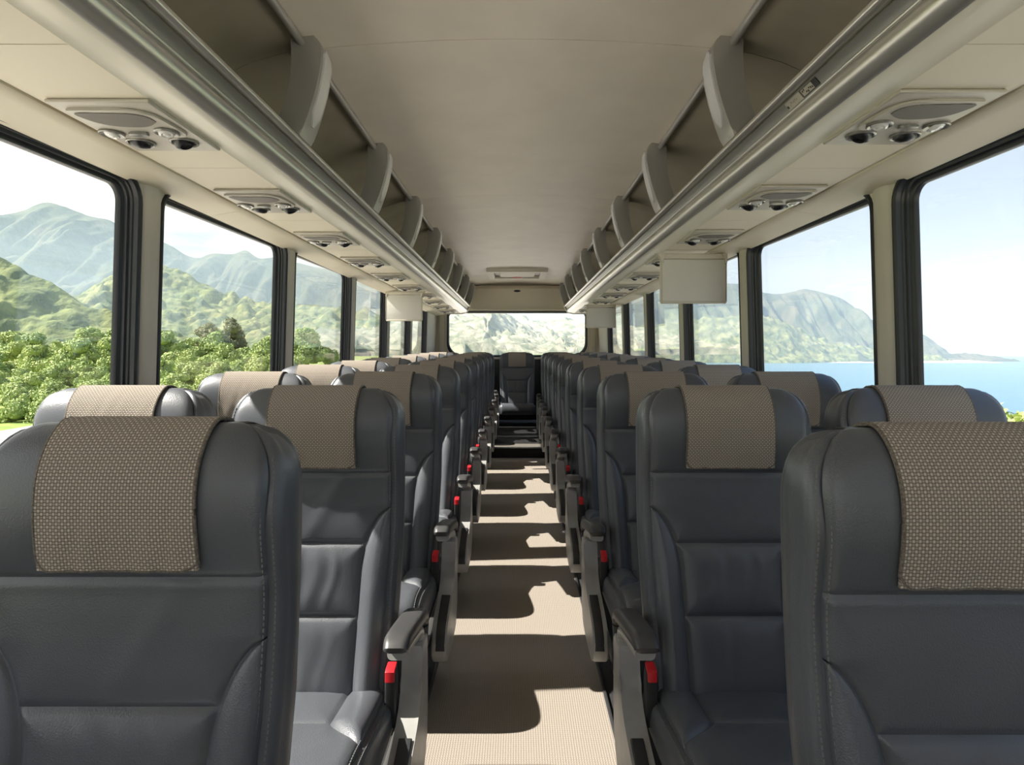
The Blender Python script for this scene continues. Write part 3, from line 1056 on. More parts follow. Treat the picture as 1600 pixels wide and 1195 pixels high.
def make_seat(arm, name='coach_seat'):
    """arm = +1 / -1: side on which the aisle armrest stands, 0 none"""
    root = empty(name)
    # backrest ---------------------------------------------------------
    hd = patch('headrest', FR, FS, lambda s: -edge(s), edge, 0.0, S_HEAD, 56, 36, 0.004, 0.03,
          lambda A, S, d: 0.006 * np.exp(-((S - 0.10) / 0.05) ** 2) - 0.0 * A, root)
    patch('upper_panel', FR, FS, lambda s: -bol_in(s), bol_in, S_HEAD, S_MID, 50, 34, 0.006, 0.03,
          lambda A, S, d: 0.0018 * np.exp(-((A - 0.05 + 0.6 * (S - 0.3)) / 0.022) ** 2) * (d > 0.004), root)
    def folds(ph, amp):
        def f(A, S, d):
            e = 1 - np.exp(-(d / 0.03) ** 2)
            w = np.zeros_like(A)
            for c, k in ((-0.045, 0.012), (0.012, 0.016), (0.055, 0.010)):
                w += np.exp(-((A - c - 0.012 * np.sin(S * 30 + ph)) / k) ** 2)
            return amp * w * e - 0.002 * np.exp(-((A + 0.015) / 0.011) ** 2) * e
        return f
    patch('lumbar_panel', FR, FS, lambda s: -bol_in(s), bol_in, S_MID, S_LUM, 44, 30, 0.009, 0.024, folds(0.0, 0.0024), root)
    patch('lumbar_panel', FR, FS, lambda s: -bol_in(s), bol_in, S_LUM, S_END, 44, 30, 0.009, 0.024, folds(1.5, 0.0010), root)
    for sd in (-1, 1):
        def hump(A, S, d):
            k = np.clip((S - S_BOL) / 0.2, 0, 1)
            return 0.016 * k * (1 - np.exp(-(d / 0.018) ** 1.6))
        lo = (lambda s: bol_in(s)) if sd > 0 else (lambda s: -edge(s))
        hi = (lambda s: edge(s)) if sd > 0 else (lambda s: -bol_in(s))
        patch('bolster', FR, FS, lo, hi, S_BOL, S_END, 22, 48, 0.003, 0.02, hump, root)
    # side gussets running over from front seam to rear seam
    NV = 64; fr_ = np.linspace(0, 1, NV) ** 1.0
    for sd in (-1, 1):
        V = []
        sf = fr_ * S_END; sb = fr_ * (BK.L - 0.002)
        th = np.linspace(A_SEAM, RC * math.pi / 2, 9)
        cols = []
        for k, a in enumerate(th):
            d = groove(np.full(NV, a - A_SEAM), 0.003, 0.012)
            cols.append(surf(FR, sf, sd * (half_w(sf) - RC + a), d, FS))
        back = []
        for k, a in enumerate(th[::-1]):
            d = groove(np.full(NV, a - A_SEAM), 0.003, 0.012)
            q = surf(BK, sb, sd * (half_w(sf) - RC + a), d, BS)
            x, dep = sect(sd * (half_w(sf) - RC + a), half_w(sf)); q[:, 0] = x + sd * d * np.sin(min(1.57, a / RC))
            back.append(q)
        for q in np.linspace(0, 1, 7)[1:-1]:
            c = cols[8] * (1 - q) + back[0] * q
            c[:, 0] += sd * 0.004 * math.sin(math.pi * q) * np.clip(fr_ * 6, 0, 1)
            cols.append(c)
        cols += back
        nu = len(cols)
        P = np.stack(cols, 1).reshape(-1, 3)
        o = obj('side_gusset', P, grid_faces(nu, NV), M['leather'], root, True, None)
        fixn(o)
        # twin rows of stitching along the seam
        V = []; F = []
        for oa in (-0.0075, 0.0075):
            s = 0.075
            while s < S_END - 0.01:
                ss = np.array([s, s + 0.0052])
                p = surf(FR, ss, sd * (half_w(ss) - RC + A_SEAM + oa), np.array([0.0002, 0.0002]) + (0.0004 if oa < 0 else 0.0006), FS)
                d = p[1] - p[0]; d /= np.linalg.norm(d)
                side_ = np.array([1, 0, 0]) - d * d[0]; side_ /= np.linalg.norm(side_)
                up_ = np.cross(d, side_)
                b0 = len(V)
                for q in p:
                    for (aa, bb) in ((-.0009, -.0007), (.0009, -.0007), (.0009, .0007), (-.0009, .0007)):
                        V.append(q + side_ * aa + up_ * bb)
                for f in ((0, 1, 2, 3), (7, 6, 5, 4), (0, 4, 5, 1), (1, 5, 6, 2), (2, 6, 7, 3), (3, 7, 4, 0)):
                    F.append(tuple(b0 + i for i in f))
                s += 0.0082
        st = obj('stitching', V, F, M['stitch'], o, False)
        st['kind'] = 'stuff'
    patch('back_shell', BK, BS, lambda s: -(float(half_w(s * S_END / (BK.L - .002))) - RC + A_SEAM), lambda s: float(half_w(s * S_END / (BK.L - .002))) - RC + A_SEAM, 0.0, BK.L - 0.002, 20, 30, 0.002, 0.02, None, root, M['plastic_dark'])
    for o in root.children:
        if o.name.split('.')[0] not in ('side_gusset',): fixn_dir(o)
    # cushion ------------------------------------------------------------
    make_cushion(root)
    # under-frame
    box('seat_frame', -0.185, 0.185, -0.43, -0.02, 0.315, 0.375, M['steel_dark'], root, 0.01)
    for sd in (-1, 1):
        pts = [(-0.30, FZ + 0.0135), (-0.06, FZ + 0.0135), (-0.10, 0.13), (-0.14, 0.314), (-0.25, 0.314), (-0.27, 0.13)]
        xs = sorted((sd * 0.150, sd * 0.182))
        prism('leg', pts, 'x', xs[0], xs[1], M['steel_dark'], root, 0.006)
    if arm:
        make_arm(root, arm)
    return root

def fixn_dir(o):
    """make a front/back patch face outwards (away from the seat's middle plane)"""
    me = o.data
    if not me.polygons: return
    fwd = -1 if o.name.split('.')[0] != 'back_shell' else 1
    n = sum(p.normal.y * p.area for p in me.polygons)
    if n * fwd < 0: me.flip_normals()

CU = Curve([(-0.030, 0.468), (-0.10, 0.472), (-0.20, 0.484), (-0.28, 0.496), (-0.36, 0.508), (-0.42, 0.508), (-0.455, 0.494), (-0.473, 0.465), (-0.477, 0.425), (-0.470, 0.385), (-0.458, 0.365)])
CW = 0.214; CRC = 0.045; C_SEAM = CRC * 0.75
def csect(a):
    s = np.sign(a); a = np.abs(a); fl = CW - CRC
    th = np.clip((a - fl) / CRC, 0, math.pi / 2)
    return s * np.where(a < fl, a, fl + CRC * np.sin(th)), np.where(a < fl, 0, CRC * (1 - np.cos(th))), th
def csurf(sv, a, disp):
    p = CU.at(sv); t = CU.tan(sv)
    n = np.stack([-t[..., 1], t[..., 0]], -1)
    n = np.where((np.asarray(n[..., 1:2]) < -0.2) | ((n[..., 0:1] > 0)), -n, n)
    x, dep, th = csect(a)
    sx = x + disp * np.sin(th) * np.sign(a)
    y = p[..., 0] + n[..., 0] * (-dep + disp * np.cos(th))
    z = p[..., 1] + n[..., 1] * (-dep + disp * np.cos(th))
    return np.stack([sx, y, z], -1)
CE = CW - CRC + C_SEAM
def lf(x):                      # rear border of the front cushion panel
    ax = abs(x)
    return 0.215 + 0.085 * max(0.0, min(1.0, (ax - 0.112) / (CE - 0.112))) ** 0.8
def make_cushion(root):
    def cp(name, xa, xb, sa, sb, nu, nv, b, wid, extra=None):
        u = spaced(nu); v = spaced(nv)
        P = np.zeros((nv, nu, 3))
        A = np.zeros((nv, nu)); S = np.zeros((nv, nu)); D = np.zeros((nv, nu))
        for i, uu in enumerate(u):
            x0 = xa + (xb - xa) * uu
            s0, s1 = sa(x0), sb(x0)
            S[:, i] = s0 + (s1 - s0) * v; A[:, i] = x0
            D[:, i] = np.minimum(np.minimum(S[:, i] - s0, s1 - S[:, i]), min(x0 - xa, xb - x0))
        dd = groove(np.abs(D), b, wid)
        if extra is not None: dd = dd + extra(A, S, D)
        P = csurf(S, A, dd)
        o = obj(name, P.reshape(-1, 3), grid_faces(nu, nv), M['leather'], root, True, None)
        me = o.data
        if sum(p.normal.z * p.area for p in me.polygons) < 0: me.flip_normals()
        return o
    E = CU.L - 0.001
    cp('cushion_centre', -0.112, 0.112, lambda x: 0.0, lambda x: 0.215, 36, 24, 0.006, 0.03)
    cp('cushion_bolster', 0.112, CE, lambda x: 0.0, lf, 18, 28, 0.013, 0.022)
    cp('cushion_bolster', -CE, -0.112, lambda x: 0.0, lf, 18, 28, 0.013, 0.022)
    def crease(A, S, d):
        return 0.0016 * (fbm(A * 18 + 3, S * 40 + A * 30, 3) - 0.45) * np.clip(d / 0.03, 0, 1)
    cp('cushion_front', -CE, CE, lf, lambda x: E, 56, 44, 0.006, 0.03, crease)
    # gusset round the sides
    NV = 50
    S = np.linspace(0, E, NV)
    for sd in (-1, 1):
        cols = []
        for a in np.linspace(C_SEAM, CRC * math.pi / 2, 7):
            cols.append(csurf(S, np.full(NV, sd * (CW - CRC + a)), groove(np.full(NV, a - C_SEAM), 0.003, 0.012)))
        last = cols[-1]
        tgt = np.stack([np.full(NV, sd * (CW - 0.006)), last[:, 1] * 0.97 - 0.005, np.minimum(last[:, 2], 0.365)], -1)
        for q in (0.25, 0.5, 0.75, 1.0):
            c = last * (1 - q) + tgt * q
            c[:, 0] += sd * 0.006 * math.sin(math.pi * q)
            cols.append(c)
        P = np.stack(cols, 1).reshape(-1, 3)
        o = obj('cushion_gusset', P, grid_faces(len(cols), NV), M['leather'], root, True, None)
        if sum(p.normal.x * p.area for p in o.data.polygons) * sd < 0: o.data.flip_normals()
        V = []; F = []
        for oa in (-0.008, 0.008):
            s = 0.02
            while s < E - 0.02:
                ss = np.array([s, s + 0.0052])
                p = csurf(ss, np.full(2, sd * (CW - CRC + C_SEAM + oa)), np.array([0.001, 0.001]))
                d = p[1] - p[0]; d /= np.linalg.norm(d)
                side_ = np.array([1, 0, 0]) - d * d[0]; side_ /= np.linalg.norm(side_)
                up_ = np.cross(d, side_)
                b0 = len(V)
                for q in p:
                    for (aa, bb) in ((-.0009, -.0007), (.0009, -.0007), (.0009, .0007), (-.0009, .0007)):
                        V.append(q + side_ * aa + up_ * bb)
                for f in ((0, 1, 2, 3), (7, 6, 5, 4), (0, 4, 5, 1), (1, 5, 6, 2), (2, 6, 7, 3), (3, 7, 4, 0)):
                    F.append(tuple(b0 + i for i in f))
                s += 0.0082
        st = obj('stitching', V, F, M['stitch'], o, False)
        st['kind'] = 'stuff'

def rr2(cx, cy, hx, hy, r, n=4):
    o = []
    for (sx, sy, a0) in ((1, 1, 0), (-1, 1, 90), (-1, -1, 180), (1, -1, 270)):
        for k in range(n + 1):
            a = R(a0 + 90 * k / n)
            o.append((cx + sx * (hx - r) + r * math.cos(a), cy + sy * (hy - r) + r * math.sin(a)))
    return o

def sweep_yz(name, path, sizes, x0, material, parent, r=0.4, n=4):
    """rounded-rectangle section (half width, half thickness) swept along a (y,z) path at x0"""
    V = []; F = []
    m = 4 * (n + 1); k = len(path)
    for i, (y, z) in enumerate(path):
        a = np.array(path[max(i - 1, 0)]); b = np.array(path[min(i + 1, k - 1)])
        t = (b - a) / np.linalg.norm(b - a)
        nn = np.array([-t[1], t[0]])
        if nn[1] < 0 and abs(t[0]) > 0.2: nn = -nn
        hx, hy = sizes[i]
        for (p, q) in rr2(0, 0, hx, hy, min(hx, hy) * r * 2 * 0.98, n):
            V.append((x0 + p, y + nn[0] * q, z + nn[1] * q))
    for i in range(k - 1):
        for j in range(m):
            jj = (j + 1) % m
            F.append((i * m + j, i * m + jj, (i + 1) * m + jj, (i + 1) * m + j))
    F.append(tuple(range(m))[::-1]); F.append(tuple(range((k - 1) * m, k * m)))
    bm = bmesh.new(); bv = [bm.verts.new(v) for v in V]
    for f in F: bm.faces.new([bv[i] for i in f])
    return bm_obj(name, bm, material, parent, 40)

def make_arm(root, arm):
    xi, xo = 0.230, 0.280
    xc = arm * (xi + xo) / 2
    def X(a, b): return sorted((arm * a, arm * b))
    # post and side shroud as one swept plate
    shroud = catmull([(0.020, 0.560), (0.024, 0.45), (0.020, 0.34), (-0.01, 0.262), (-0.10, 0.240), (-0.22, 0.238), (-0.315, 0.250), (-0.345, 0.29), (-0.338, 0.335),
                      (-0.29, 0.372), (-0.20, 0.398), (-0.125, 0.425), (-0.080, 0.47), (-0.062, 0.53), (-0.058, 0.560)], 54)
    a, b = X(xi, xo)
    post = prism('armrest', [tuple(p) for p in shroud], 'x', a, b, M['plastic_grey'], root, 0.010, 3)
    # bright outer edge moulding on the aisle face
    rim = catmull([(-0.050, 0.552), (-0.054, 0.52), (-0.070, 0.465), (-0.112, 0.415), (-0.19, 0.385), (-0.28, 0.36), (-0.325, 0.328), (-0.332, 0.292)], 22)
    tube('edge_moulding', [(arm * (xi + 0.006), y, z) for y, z in rim], 0.0065, M['metal'], post, 8)
    # black panel along the front slope of the shroud
    V = []
    path = catmull([(-0.175, 0.4085), (-0.235, 0.389), (-0.29, 0.370), (-0.333, 0.339), (-0.346, 0.30)], 14)
    sweep_yz('shroud_inset', [tuple(p) for p in path], [(0.015, 0.004)] * 14, arm * (xi + xo + 0.008) / 2, M['plastic_dark'], post)
    # armrest neck (grey curved) and pad
    neck = catmull([(-0.020, 0.545), (-0.018, 0.566), (-0.035, 0.584), (-0.085, 0.600), (-0.15, 0.616), (-0.245, 0.636)], 18)
    sz = [(0.022, 0.034 - 0.020 * min(1, k / 7)) for k in range(18)]
    sweep_yz('armrest_neck', [tuple(p) for p in neck], sz, xc, M['trim_grey'], post)
    pad = catmull([(0.020, 0.548), (0.021, 0.576), (0.008, 0.603), (-0.035, 0.619), (-0.105, 0.634), (-0.18, 0.649), (-0.242, 0.660), (-0.262, 0.655), (-0.268, 0.647)], 26)
    sz = []
    for k in range(26):
        t = k / 25
        sz.append((0.026 + 0.004 * math.sin(math.pi * min(1, t * 1.1)) - (0.012 if k == 25 else 0.003 if k == 24 else 0), (0.010 + 0.008 * min(1, t * 3)) * (0.35 if k == 25 else 0.75 if k == 24 else 1)))
    sweep_yz('armrest_pad', [tuple(p) for p in pad], sz, xc, M['plastic_soft'], post)
    # seat belt buckle between cushion and post
    bx = arm * 0.2145
    st = prism('buckle', [(-0.120, 0.40), (-0.085, 0.40), (-0.088, 0.505), (-0.096, 0.535), (-0.128, 0.530), (-0.128, 0.47)], 'x', bx - 0.0125, bx + 0.0125, M['plastic_dark'], root, 0.005)
    bt = prism('release_button', [(-0.1285, 0.512), (-0.1325, 0.512), (-0.1325, 0.535), (-0.125, 0.5395), (-0.098, 0.5425), (-0.097, 0.5365), (-0.126, 0.5325), (-0.1285, 0.53)], 'x', bx - 0.011, bx + 0.011, M['red'], st, 0.002)

# headrest cover --------------------------------------------------------
def make_cover(name='headrest_cover'):
    hw = 0.110
    nu = 34
    sb = np.linspace(0.10, 0.006, 16); sf = np.linspace(0.0, S_HEAD - 0.018, 44)
    u = np.linspace(-1, 1, nu)
    rows = []; uvr = []
    tot = 0.0
    def rowpts(cur, sgn, s, off, lift):
        ss = np.full(nu, s)
        k = (s / S_HEAD) if cur is FR else 0
        hwid = hw - 0.003 * math.sin(3 * k)
        A = u * hwid
        fold = 0.0022 * np.sin(u * 5.5 + 1.2 + 2.2 * k) * k * k + 0.0012 * np.sin(u * 11 + s * 30) * k
        D = np.full(nu, off) + lift + np.abs(fold)
        # the headrest bulges under the cloth
        if cur is FR: D = D + 0.008 + 0.006 * math.exp(-((s - 0.10) / 0.05) ** 2) - 0.004 * math.exp(-s / 0.02)
        else: D = D + 0.004
        return surf(cur, ss, A, D, sgn)
    prev = None
    for cur, sgn, S in ((BK, BS, sb), (FR, FS, sf)):
        for s in S:
            r = rowpts(cur, sgn, s, 0.0, 0.0)
            if prev is not None: tot += np.linalg.norm(r[nu // 2] - prev[nu // 2])
            prev = r
            rows.append(r); uvr.append(tot)
    P = np.array(rows)                       # nv,nu,3
    # round the lower front corners
    nv = len(rows)
    # normals by finite differences
    du = np.gradient(P, axis=1); dv = np.gradient(P, axis=0)
    n = np.cross(du, dv); n /= np.linalg.norm(n, axis=2)[..., None]
    c = P[-3, nu // 2]
    if n[-3, nu // 2][1] > 0: n = -n
    top = P + n * 0.0022; bot = P - n * 0.0022
    V = np.vstack([top.reshape(-1, 3), bot.reshape(-1, 3)])
    F = grid_faces(nu, nv, 0) + grid_faces(nu, nv, nu * nv, True)
    off = nu * nv
    for i in range(nu - 1):
        F.append((i, off + i, off + i + 1, i + 1))
        k = (nv - 1) * nu + i
        F.append((k, k + 1, off + k + 1, off + k))
    for j in range(nv - 1):
        a = j * nu
        F.append((a, a + nu, off + a + nu, off + a))
        a = j * nu + nu - 1
        F.append((a, off + a, off + a + nu, a + nu))
    uv = [( (uu * hw), vv) for vv in uvr for uu in u]
    root = empty(name)
    o = obj('cloth', V, F, M['weave'], root, True, 50, uv + uv)
    bm = bmesh.new(); bm.from_mesh(o.data); bmesh.ops.recalc_face_normals(bm, faces=bm.faces[:]); bm.to_mesh(o.data); bm.free()
    # stitched hem round the front edges
    path = [P[j, 0] for j in range(8, nv - 2, 2)] + [P[nv - 2, 1]] + [P[nv - 1, i] for i in range(2, nu - 2, 2)] + [P[nv - 2, nu - 2]] + [P[j, nu - 1] for j in range(nv - 3, 7, -2)]
    tube('hem', path, 0.0030, M['hem'], root, 7)
    return root

seat_l = make_seat(+1)          # left of the aisle: armrest on its right
seat_r = make_seat(-1)
cover0 = make_cover()
used = {'l': False, 'r': False, 'c': False}
ARM = ('armrest', 'buckle')

def place_seat(which, loc, label, clabel, group, arm=True, scale=None, skip=()):
    proto = seat_l if which == 'l' else seat_r
    if arm and not used[which] and not skip:
        used[which] = True; o = proto
    else:
        o = copy_tree(proto, None, skip=tuple(skip) + (() if arm else ARM))
    o.location = loc
    if scale: o.scale = scale
    tag(o, label, 'seat', group)
    if not used['c']:
        used['c'] = True; c = cover0
    else: c = copy_tree(cover0)
    c.location = loc
    if scale: c.scale = scale
    tag(c, clabel, 'headrest cover', 'woven headrest covers')

PITCH = 0.782
AX_L, WX_L, AX_R, WX_R = -0.508, -1.005, 0.526, 1.022
for k in range(10):
    y_l = 1.545 + PITCH * (k - 1); y_r = 1.545 + PITCH * (k - 1)
    if k == 0: y_l, y_r = 0.86, 0.80
    row = 'front row nearest the camera' if k == 0 else '%s row from the camera' % ORD[k]
    crow = 'front-row' if k == 0 else '%s-row' % ORD[k]
    for which, s, ax, wx, y in (('l', 'left', AX_L, WX_L, y_l), ('r', 'right', AX_R, WX_R, y_r)):
        if k == 0: ax = -0.540 if s == 'left' else 0.588
        place_seat(which, (ax, y, -0.011), 'dark leather aisle seat on the %s of the aisle, %s' % (s, row),
                   'taupe woven cover on the %s %s aisle seat' % (crow, s), 'coach seats in rows')
        if k == 0 and True:
            continue
        place_seat(which, (wx, y, -0.011), 'dark leather window seat on the %s side, %s' % (s, row),
                   'taupe woven cover on the %s %s window seat' % (crow, s), 'coach seats in rows', arm=False)
# rear bench of five
BY = 8.50
for i, x in enumerate((-0.990, -0.545, 0.0, 0.545, 0.990)):
    nm = ('leftmost seat of the rear bench', 'seat of the rear bench just left of the centre', 'middle seat of the rear bench facing the aisle',
          'seat of the rear bench just right of the centre', 'rightmost seat of the rear bench')[i]
    place_seat('l', (x, BY, -0.02), 'dark leather %s' % nm, 'taupe woven cover on the %s' % nm, 'rear bench seats', arm=(i == 1),
               scale=((1.12, 1, 1) if i == 2 else None), skip=('leg', 'seat_frame'))
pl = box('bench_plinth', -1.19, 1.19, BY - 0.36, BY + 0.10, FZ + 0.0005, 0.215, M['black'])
tag(pl, 'black plinth under the rear bench seats', 'plinth')

# ------------------------------------------------------------------ outside
GZ = -1.25                       # ground beside the bus
SEA = CAM_H - 12.5
def px(x, y, Y):
    """world point on the ray of a photograph pixel at depth Y"""
    return Vector(((x - VPX) / FPX * Y, Y, CAM_H + (VPY - y) / FPX * Y))

def veg_mat(name, c1, c2, c3, s1, s2, bump=0.6, bd=1.0):
    m, nt, b = new_mat(name)
    L = nt.links.new; N = nt.nodes.new
    tc = N('ShaderNodeTexCoord')
    n1 = N('ShaderNodeTexNoise'); n1.inputs['Scale'].default_value = s1; n1.inputs['Detail'].default_value = 5
    n2 = N('ShaderNodeTexNoise'); n2.inputs['Scale'].default_value = s2; n2.inputs['Detail'].default_value = 4
    L(tc.outputs['Object'], n1.inputs['Vector']); L(tc.outputs['Object'], n2.inputs['Vector'])
    r1 = N('ShaderNodeMapRange'); r1.inputs['From Min'].default_value = .38; r1.inputs['From Max'].default_value = .62; L(n1.outputs['Fac'], r1.inputs['Value'])
    r2 = N('ShaderNodeMapRange'); r2.inputs['From Min'].default_value = .40; r2.inputs['From Max'].default_value = .60; L(n2.outputs['Fac'], r2.inputs['Value'])
    a = N('ShaderNodeMix'); a.data_type = 'RGBA'; a.inputs['A'].default_value = (*c1, 1); a.inputs['B'].default_value = (*c2, 1); L(r1.outputs[0], a.inputs['Factor'])
    c = N('ShaderNodeMix'); c.data_type = 'RGBA'; c.inputs['B'].default_value = (*c3, 1); L(a.outputs['Result'], c.inputs['A']); L(r2.outputs[0], c.inputs['Factor'])
    L(c.outputs['Result'], b.inputs['Base Color'])
    bp = N('ShaderNodeBump'); bp.inputs['Strength'].default_value = bump; bp.inputs['Distance'].default_value = bd
    L(n2.outputs['Fac'], bp.inputs['Height']); L(bp.outputs[0], b.inputs['Normal'])
    b.inputs['Roughness'].default_value = 0.95; b.inputs['Specular IOR Level'].default_value = 0.1
    return m

M['mountain'] = veg_mat('mountain_green', (0.070, 0.090, 0.055), (0.12, 0.115, 0.075), (0.048, 0.064, 0.042), 0.010, 0.06, 0.8, 6.0)
M['hill'] = veg_mat('hill_green', (0.19, 0.225, 0.085), (0.26, 0.26, 0.12), (0.10, 0.13, 0.055), 0.025, 0.22, 1.0, 2.0)
M['pale_hill'] = veg_mat('pale_hill', (0.29, 0.285, 0.21), (0.37, 0.35, 0.27), (0.17, 0.19, 0.135), 0.02, 0.16, 1.0, 2.0)  # paler and less green than the other hills
M['grass'] = veg_mat('grass_green', (0.27, 0.33, 0.09), (0.36, 0.38, 0.15), (0.20, 0.27, 0.07), 0.25, 2.2, 0.6, 0.1)
M['leaf'] = None
def leaf_mat(name, c1, c2):
    m, nt, b = new_mat(name)
    L = nt.links.new; N = nt.nodes.new
    oi = N('ShaderNodeObjectInfo'); tc = N('ShaderNodeTexCoord')
    n1 = N('ShaderNodeTexNoise'); n1.inputs['Scale'].default_value = 1.6; n1.inputs['Detail'].default_value = 3
    L(tc.outputs['Object'], n1.inputs['Vector'])
    ad = N('ShaderNodeMath'); ad.operation = 'MULTIPLY_ADD'; ad.inputs[1].default_value = 0.7; L(oi.outputs['Random'], ad.inputs[0]); 
    mr = N('ShaderNodeMapRange'); mr.inputs['From Min'].default_value = .35; mr.inputs['From Max'].default_value = .65; mr.inputs['To Max'].default_value = 0.4
    L(n1.outputs['Fac'], mr.inputs['Value']); L(mr.outputs[0], ad.inputs[2])
    mx = N('ShaderNodeMix'); mx.data_type = 'RGBA'; mx.inputs['A'].default_value = (*c1, 1); mx.inputs['B'].default_value = (*c2, 1)
    L(ad.outputs[0], mx.inputs['Factor']); L(mx.outputs['Result'], b.inputs['Base Color'])
    b.inputs['Roughness'].default_value = 0.6; b.inputs['Specular IOR Level'].default_value = 0.25
    return m
M['leaf'] = leaf_mat('leaf_green', (0.46, 0.52, 0.18), (0.25, 0.34, 0.11))
M['leaf_olive'] = leaf_mat('leaf_olive', (0.30, 0.29, 0.15), (0.19, 0.20, 0.10))
M['bark'] = mat('bark', (0.10, 0.075, 0.05), 0.9, noise=(12, 0.5), bump=(30, 0.6), bumpd=0.02)
M['sand'] = mat('beach_sand', (0.62, 0.54, 0.40), 0.95)

def sea_mat():
    m, nt, b = new_mat('sea_water')
    L = nt.links.new; N = nt.nodes.new
    tc = N('ShaderNodeTexCoord')
    mp = N('ShaderNodeMapping'); mp.inputs['Scale'].default_value = (0.05, 0.4, 1)
    n1 = N('ShaderNodeTexNoise'); n1.inputs['Scale'].default_value = 0.35; n1.inputs['Detail'].default_value = 5
    L(tc.outputs['Object'], mp.inputs[0]); L(mp.outputs[0], n1.inputs['Vector'])
    mx = N('ShaderNodeMix'); mx.data_type = 'RGBA'
    mx.inputs['A'].default_value = (0.07, 0.17, 0.25, 1); mx.inputs['B'].default_value = (0.13, 0.25, 0.33, 1)
    L(n1.outputs['Fac'], mx.inputs['Factor']); L(mx.outputs['Result'], b.inputs['Base Color'])
    n2 = N('ShaderNodeTexNoise'); n2.inputs['Scale'].default_value = 0.9; n2.inputs['Detail'].default_value = 4
    L(tc.outputs['Object'], n2.inputs['Vector'])
    bp = N('ShaderNodeBump'); bp.inputs['Strength'].default_value = 0.5; bp.inputs['Distance'].default_value = 0.4
    L(n2.outputs['Fac'], bp.inputs['Height']); L(bp.outputs[0], b.inputs['Normal'])
    b.inputs['Roughness'].default_value = 0.35
    return m
M['sea'] = sea_mat()

# sea: a broad sheet out to the horizon line of the photograph
sx0, sx1, sy0, sy1 = 35, 900, -250, 610
sea = obj('sea', [(sx0, sy0, SEA), (sx1, sy0, SEA), (sx1, sy1, SEA), (sx0, sy1, SEA), (sx0, sy0, SEA - 2), (sx1, sy0, SEA - 2), (sx1, sy1, SEA - 2), (sx0, sy1, SEA - 2)],
          [(0, 1, 2, 3), (7, 6, 5, 4), (0, 4, 5, 1), (1, 5, 6, 2), (2, 6, 7, 3), (3, 7, 4, 0)], M['sea'], None, False)
tag(sea, 'calm pale blue sea beyond the right windows', 'sea', None, 'structure')

# ground beside the road, falling away to the shore on the right
def ground():
    xs = np.concatenate([np.linspace(-620, -60, 30), np.linspace(-56, 60, 60), np.linspace(64, 80, 4)])
    ys = np.concatenate([np.linspace(-250, -30, 14), np.linspace(-26, 120, 60), np.linspace(126, 620, 40)])
    X, Y = np.meshgrid(xs, ys)
    Z = np.full_like(X, GZ)
    Z = Z + 0.9 * (fbm(X * 0.06, Y * 0.06, 4) - 0.47) * np.clip((np.abs(X) - 3) / 8, 0, 1)
    Z = Z - np.clip((X - 17) / 22, 0, 1) ** 1.2 * 12.5
    Z = Z + np.clip((-X - 60) / 500, 0, 1) * 6
    o = obj('ground', np.stack([X, Y, Z], -1).reshape(-1, 3), grid_faces(len(xs), len(ys)), M['grass'], None, True, None)
    if o.data.polygons[0].normal.z < 0: o.data.flip_normals()
    tag(o, 'sunlit green grass land around the bus', None, None, 'structure')
ground()

M['road'] = mat('bounce_gravel', (0.72, 0.68, 0.60), 0.9, spec=0.2, noise=(0.6, 0.15), bump=(25, 0.4), bumpd=0.02)  # added pale and wide to bounce sunlight up onto the ceiling
rd = obj('road', [(-12.5, -120, GZ + 0.42), (9.5, -120, GZ + 0.42), (9.5, 75, GZ + 0.42), (-12.5, 75, GZ + 0.42), (-13.2, -120, GZ - 0.6), (10.2, -120, GZ - 0.6), (10.2, 75, GZ - 0.6), (-13.2, 75, GZ - 0.6)],
         [(0, 1, 2, 3), (7, 6, 5, 4), (0, 4, 5, 1), (1, 5, 6, 2), (2, 6, 7, 3), (3, 7, 4, 0)], M['road'], None, False)
tag(rd, 'pale gravel road bed under and beside the bus, added to bounce sunlight inside', None, None, 'structure')

